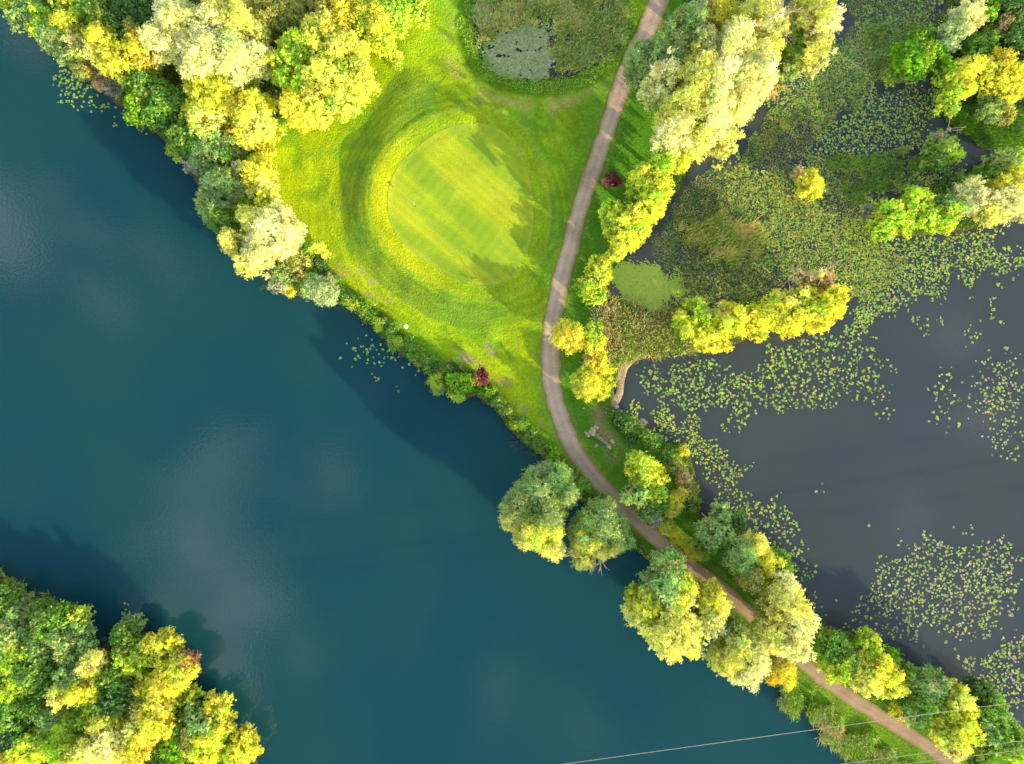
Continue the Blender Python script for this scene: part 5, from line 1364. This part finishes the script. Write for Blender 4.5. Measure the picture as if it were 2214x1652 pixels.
# overhead cables
for lb, (u1, v1), (u2, v2), h_ in [('upper pale overhead cable crossing the lower right corner', (113, 826), (1107, 689), 12.0),
                                   ('middle pale overhead cable crossing the lower right corner', (712, 826), (1107, 775), 15.5),
                                   ('lowest pale overhead cable crossing the lower right corner', (846, 826), (1107, 795), 13.0)]:
    k = (CAM_H - h_) / CAM_H / PXM
    A_ = np.array([u1 * k, -v1 * k]); B_ = np.array([u2 * k, -v2 * k]); dv = (B_ - A_) / np.hypot(*(B_ - A_))
    s_ = np.linspace(-190, 190, 60)
    P = np.column_stack([A_[0] + dv[0] * s_, A_[1] + dv[1] * s_, h_ + 0.00002 * s_ ** 2])
    G = Geo(); og = P[30].copy(); G.tube(P - og, 0.034, C_(.82, .70, .62), 6)
    o = G.build('overhead_cable', M_PLAIN, None, True); o.location = og
    tag(o, lb, 'cable', 'overhead cables')


# ------------------------------------------------------------------ light, sky, camera
ELEV = math.radians(15.0)
sx, sy = 0.77, -0.64
nn = math.hypot(sx, sy); sx /= nn; sy /= nn
sdir = Vector((sx * math.cos(ELEV), sy * math.cos(ELEV), math.sin(ELEV)))
ld = bpy.data.lights.new('sun', 'SUN'); ld.energy = 5.0; ld.angle = math.radians(0.5); ld.color = (1.0, 0.79, 0.40)
lo = bpy.data.objects.new('sun', ld); COL.objects.link(lo); lo.location = (60, -50, 80)
lo.rotation_euler = (-sdir).to_track_quat('-Z', 'Y').to_euler()

world = bpy.data.worlds.new('World'); scene.world = world; world.use_nodes = True
nt = world.node_tree; N = nt.nodes; L = nt.links
N.clear()
wo = N.new('ShaderNodeOutputWorld'); bg = N.new('ShaderNodeBackground'); bg.inputs['Strength'].default_value = 0.15
sky = N.new('ShaderNodeTexSky'); sky.sky_type = 'NISHITA'; sky.sun_disc = False
sky.sun_elevation = ELEV; sky.sun_rotation = math.atan2(sx, sy)
sky.air_density = 1.0; sky.dust_density = 1.0; sky.ozone_density = 1.0
# scattered soft cloud, seen only mirrored in the water
tc = N.new('ShaderNodeTexCoord')
cn = N.new('ShaderNodeTexNoise'); cn.inputs['Scale'].default_value = 4.6; cn.inputs['Detail'].default_value = 8; cn.inputs['Roughness'].default_value = 0.62; cn.inputs['Distortion'].default_value = 0.5
mp = N.new('ShaderNodeMapping'); mp.inputs['Location'].default_value = (0.10, 0.17, 0)
L.new(tc.outputs['Generated'], mp.inputs['Vector']); L.new(mp.outputs[0], cn.inputs['Vector'])
cr = N.new('ShaderNodeMapRange'); cr.interpolation_type = 'SMOOTHSTEP'
cr.inputs['From Min'].default_value = 0.53; cr.inputs['From Max'].default_value = 0.68; cr.inputs['To Max'].default_value = 0.62
L.new(cn.outputs['Fac'], cr.inputs['Value'])
cm = N.new('ShaderNodeMix'); cm.data_type = 'RGBA'; cm.inputs['B'].default_value = (24, 23.5, 23.5, 1)
L.new(cr.outputs[0], cm.inputs['Factor']); L.new(sky.outputs[0], cm.inputs['A'])
# unseen bright cloud band low round the horizon, added as fill light
ns = N.new('ShaderNodeSeparateXYZ'); L.new(tc.outputs['Generated'], ns.inputs[0])
hr = N.new('ShaderNodeMapRange'); hr.interpolation_type = 'SMOOTHSTEP'
hr.inputs['From Min'].default_value = 0.78; hr.inputs['From Max'].default_value = 0.30; hr.inputs['To Max'].default_value = 1.0
L.new(ns.outputs['Z'], hr.inputs['Value'])
hn = N.new('ShaderNodeTexNoise'); hn.inputs['Scale'].default_value = 2.2; hn.inputs['Detail'].default_value = 5
L.new(tc.outputs['Generated'], hn.inputs['Vector'])
hm = N.new('ShaderNodeMapRange'); hm.inputs['From Min'].default_value = 0.3; hm.inputs['From Max'].default_value = 0.6; hm.inputs['To Min'].default_value = 0.35; hm.inputs['To Max'].default_value = 0.9
L.new(hn.outputs['Fac'], hm.inputs['Value'])
hx = N.new('ShaderNodeMath'); hx.operation = 'MULTIPLY'; L.new(hr.outputs[0], hx.inputs[0]); L.new(hm.outputs[0], hx.inputs[1])
hc = N.new('ShaderNodeMix'); hc.data_type = 'RGBA'; hc.inputs['B'].default_value = (7.2, 7.1, 6.8, 1)
L.new(hx.outputs[0], hc.inputs['Factor']); L.new(cm.outputs['Result'], hc.inputs['A'])
L.new(hc.outputs['Result'], bg.inputs['Color']); L.new(bg.outputs[0], wo.inputs['Surface'])

cd = bpy.data.cameras.new('camera'); cam = bpy.data.objects.new('camera', cd); COL.objects.link(cam)
cam.location = (0, 0, CAM_H); cam.rotation_euler = (0, 0, 0)
cd.sensor_width = 36.0
cd.lens = 36.0 * CAM_H / (2214.0 / PXM)
cd.clip_start = 0.5; cd.clip_end = 8000
scene.camera = cam
scene.view_settings.view_transform = 'Standard'; scene.view_settings.look = 'None'
scene.view_settings.exposure = 0.0; scene.view_settings.gamma = 1.0
scene.cycles.max_bounces = 6; scene.cycles.diffuse_bounces = 3; scene.cycles.transparent_max_bounces = 4
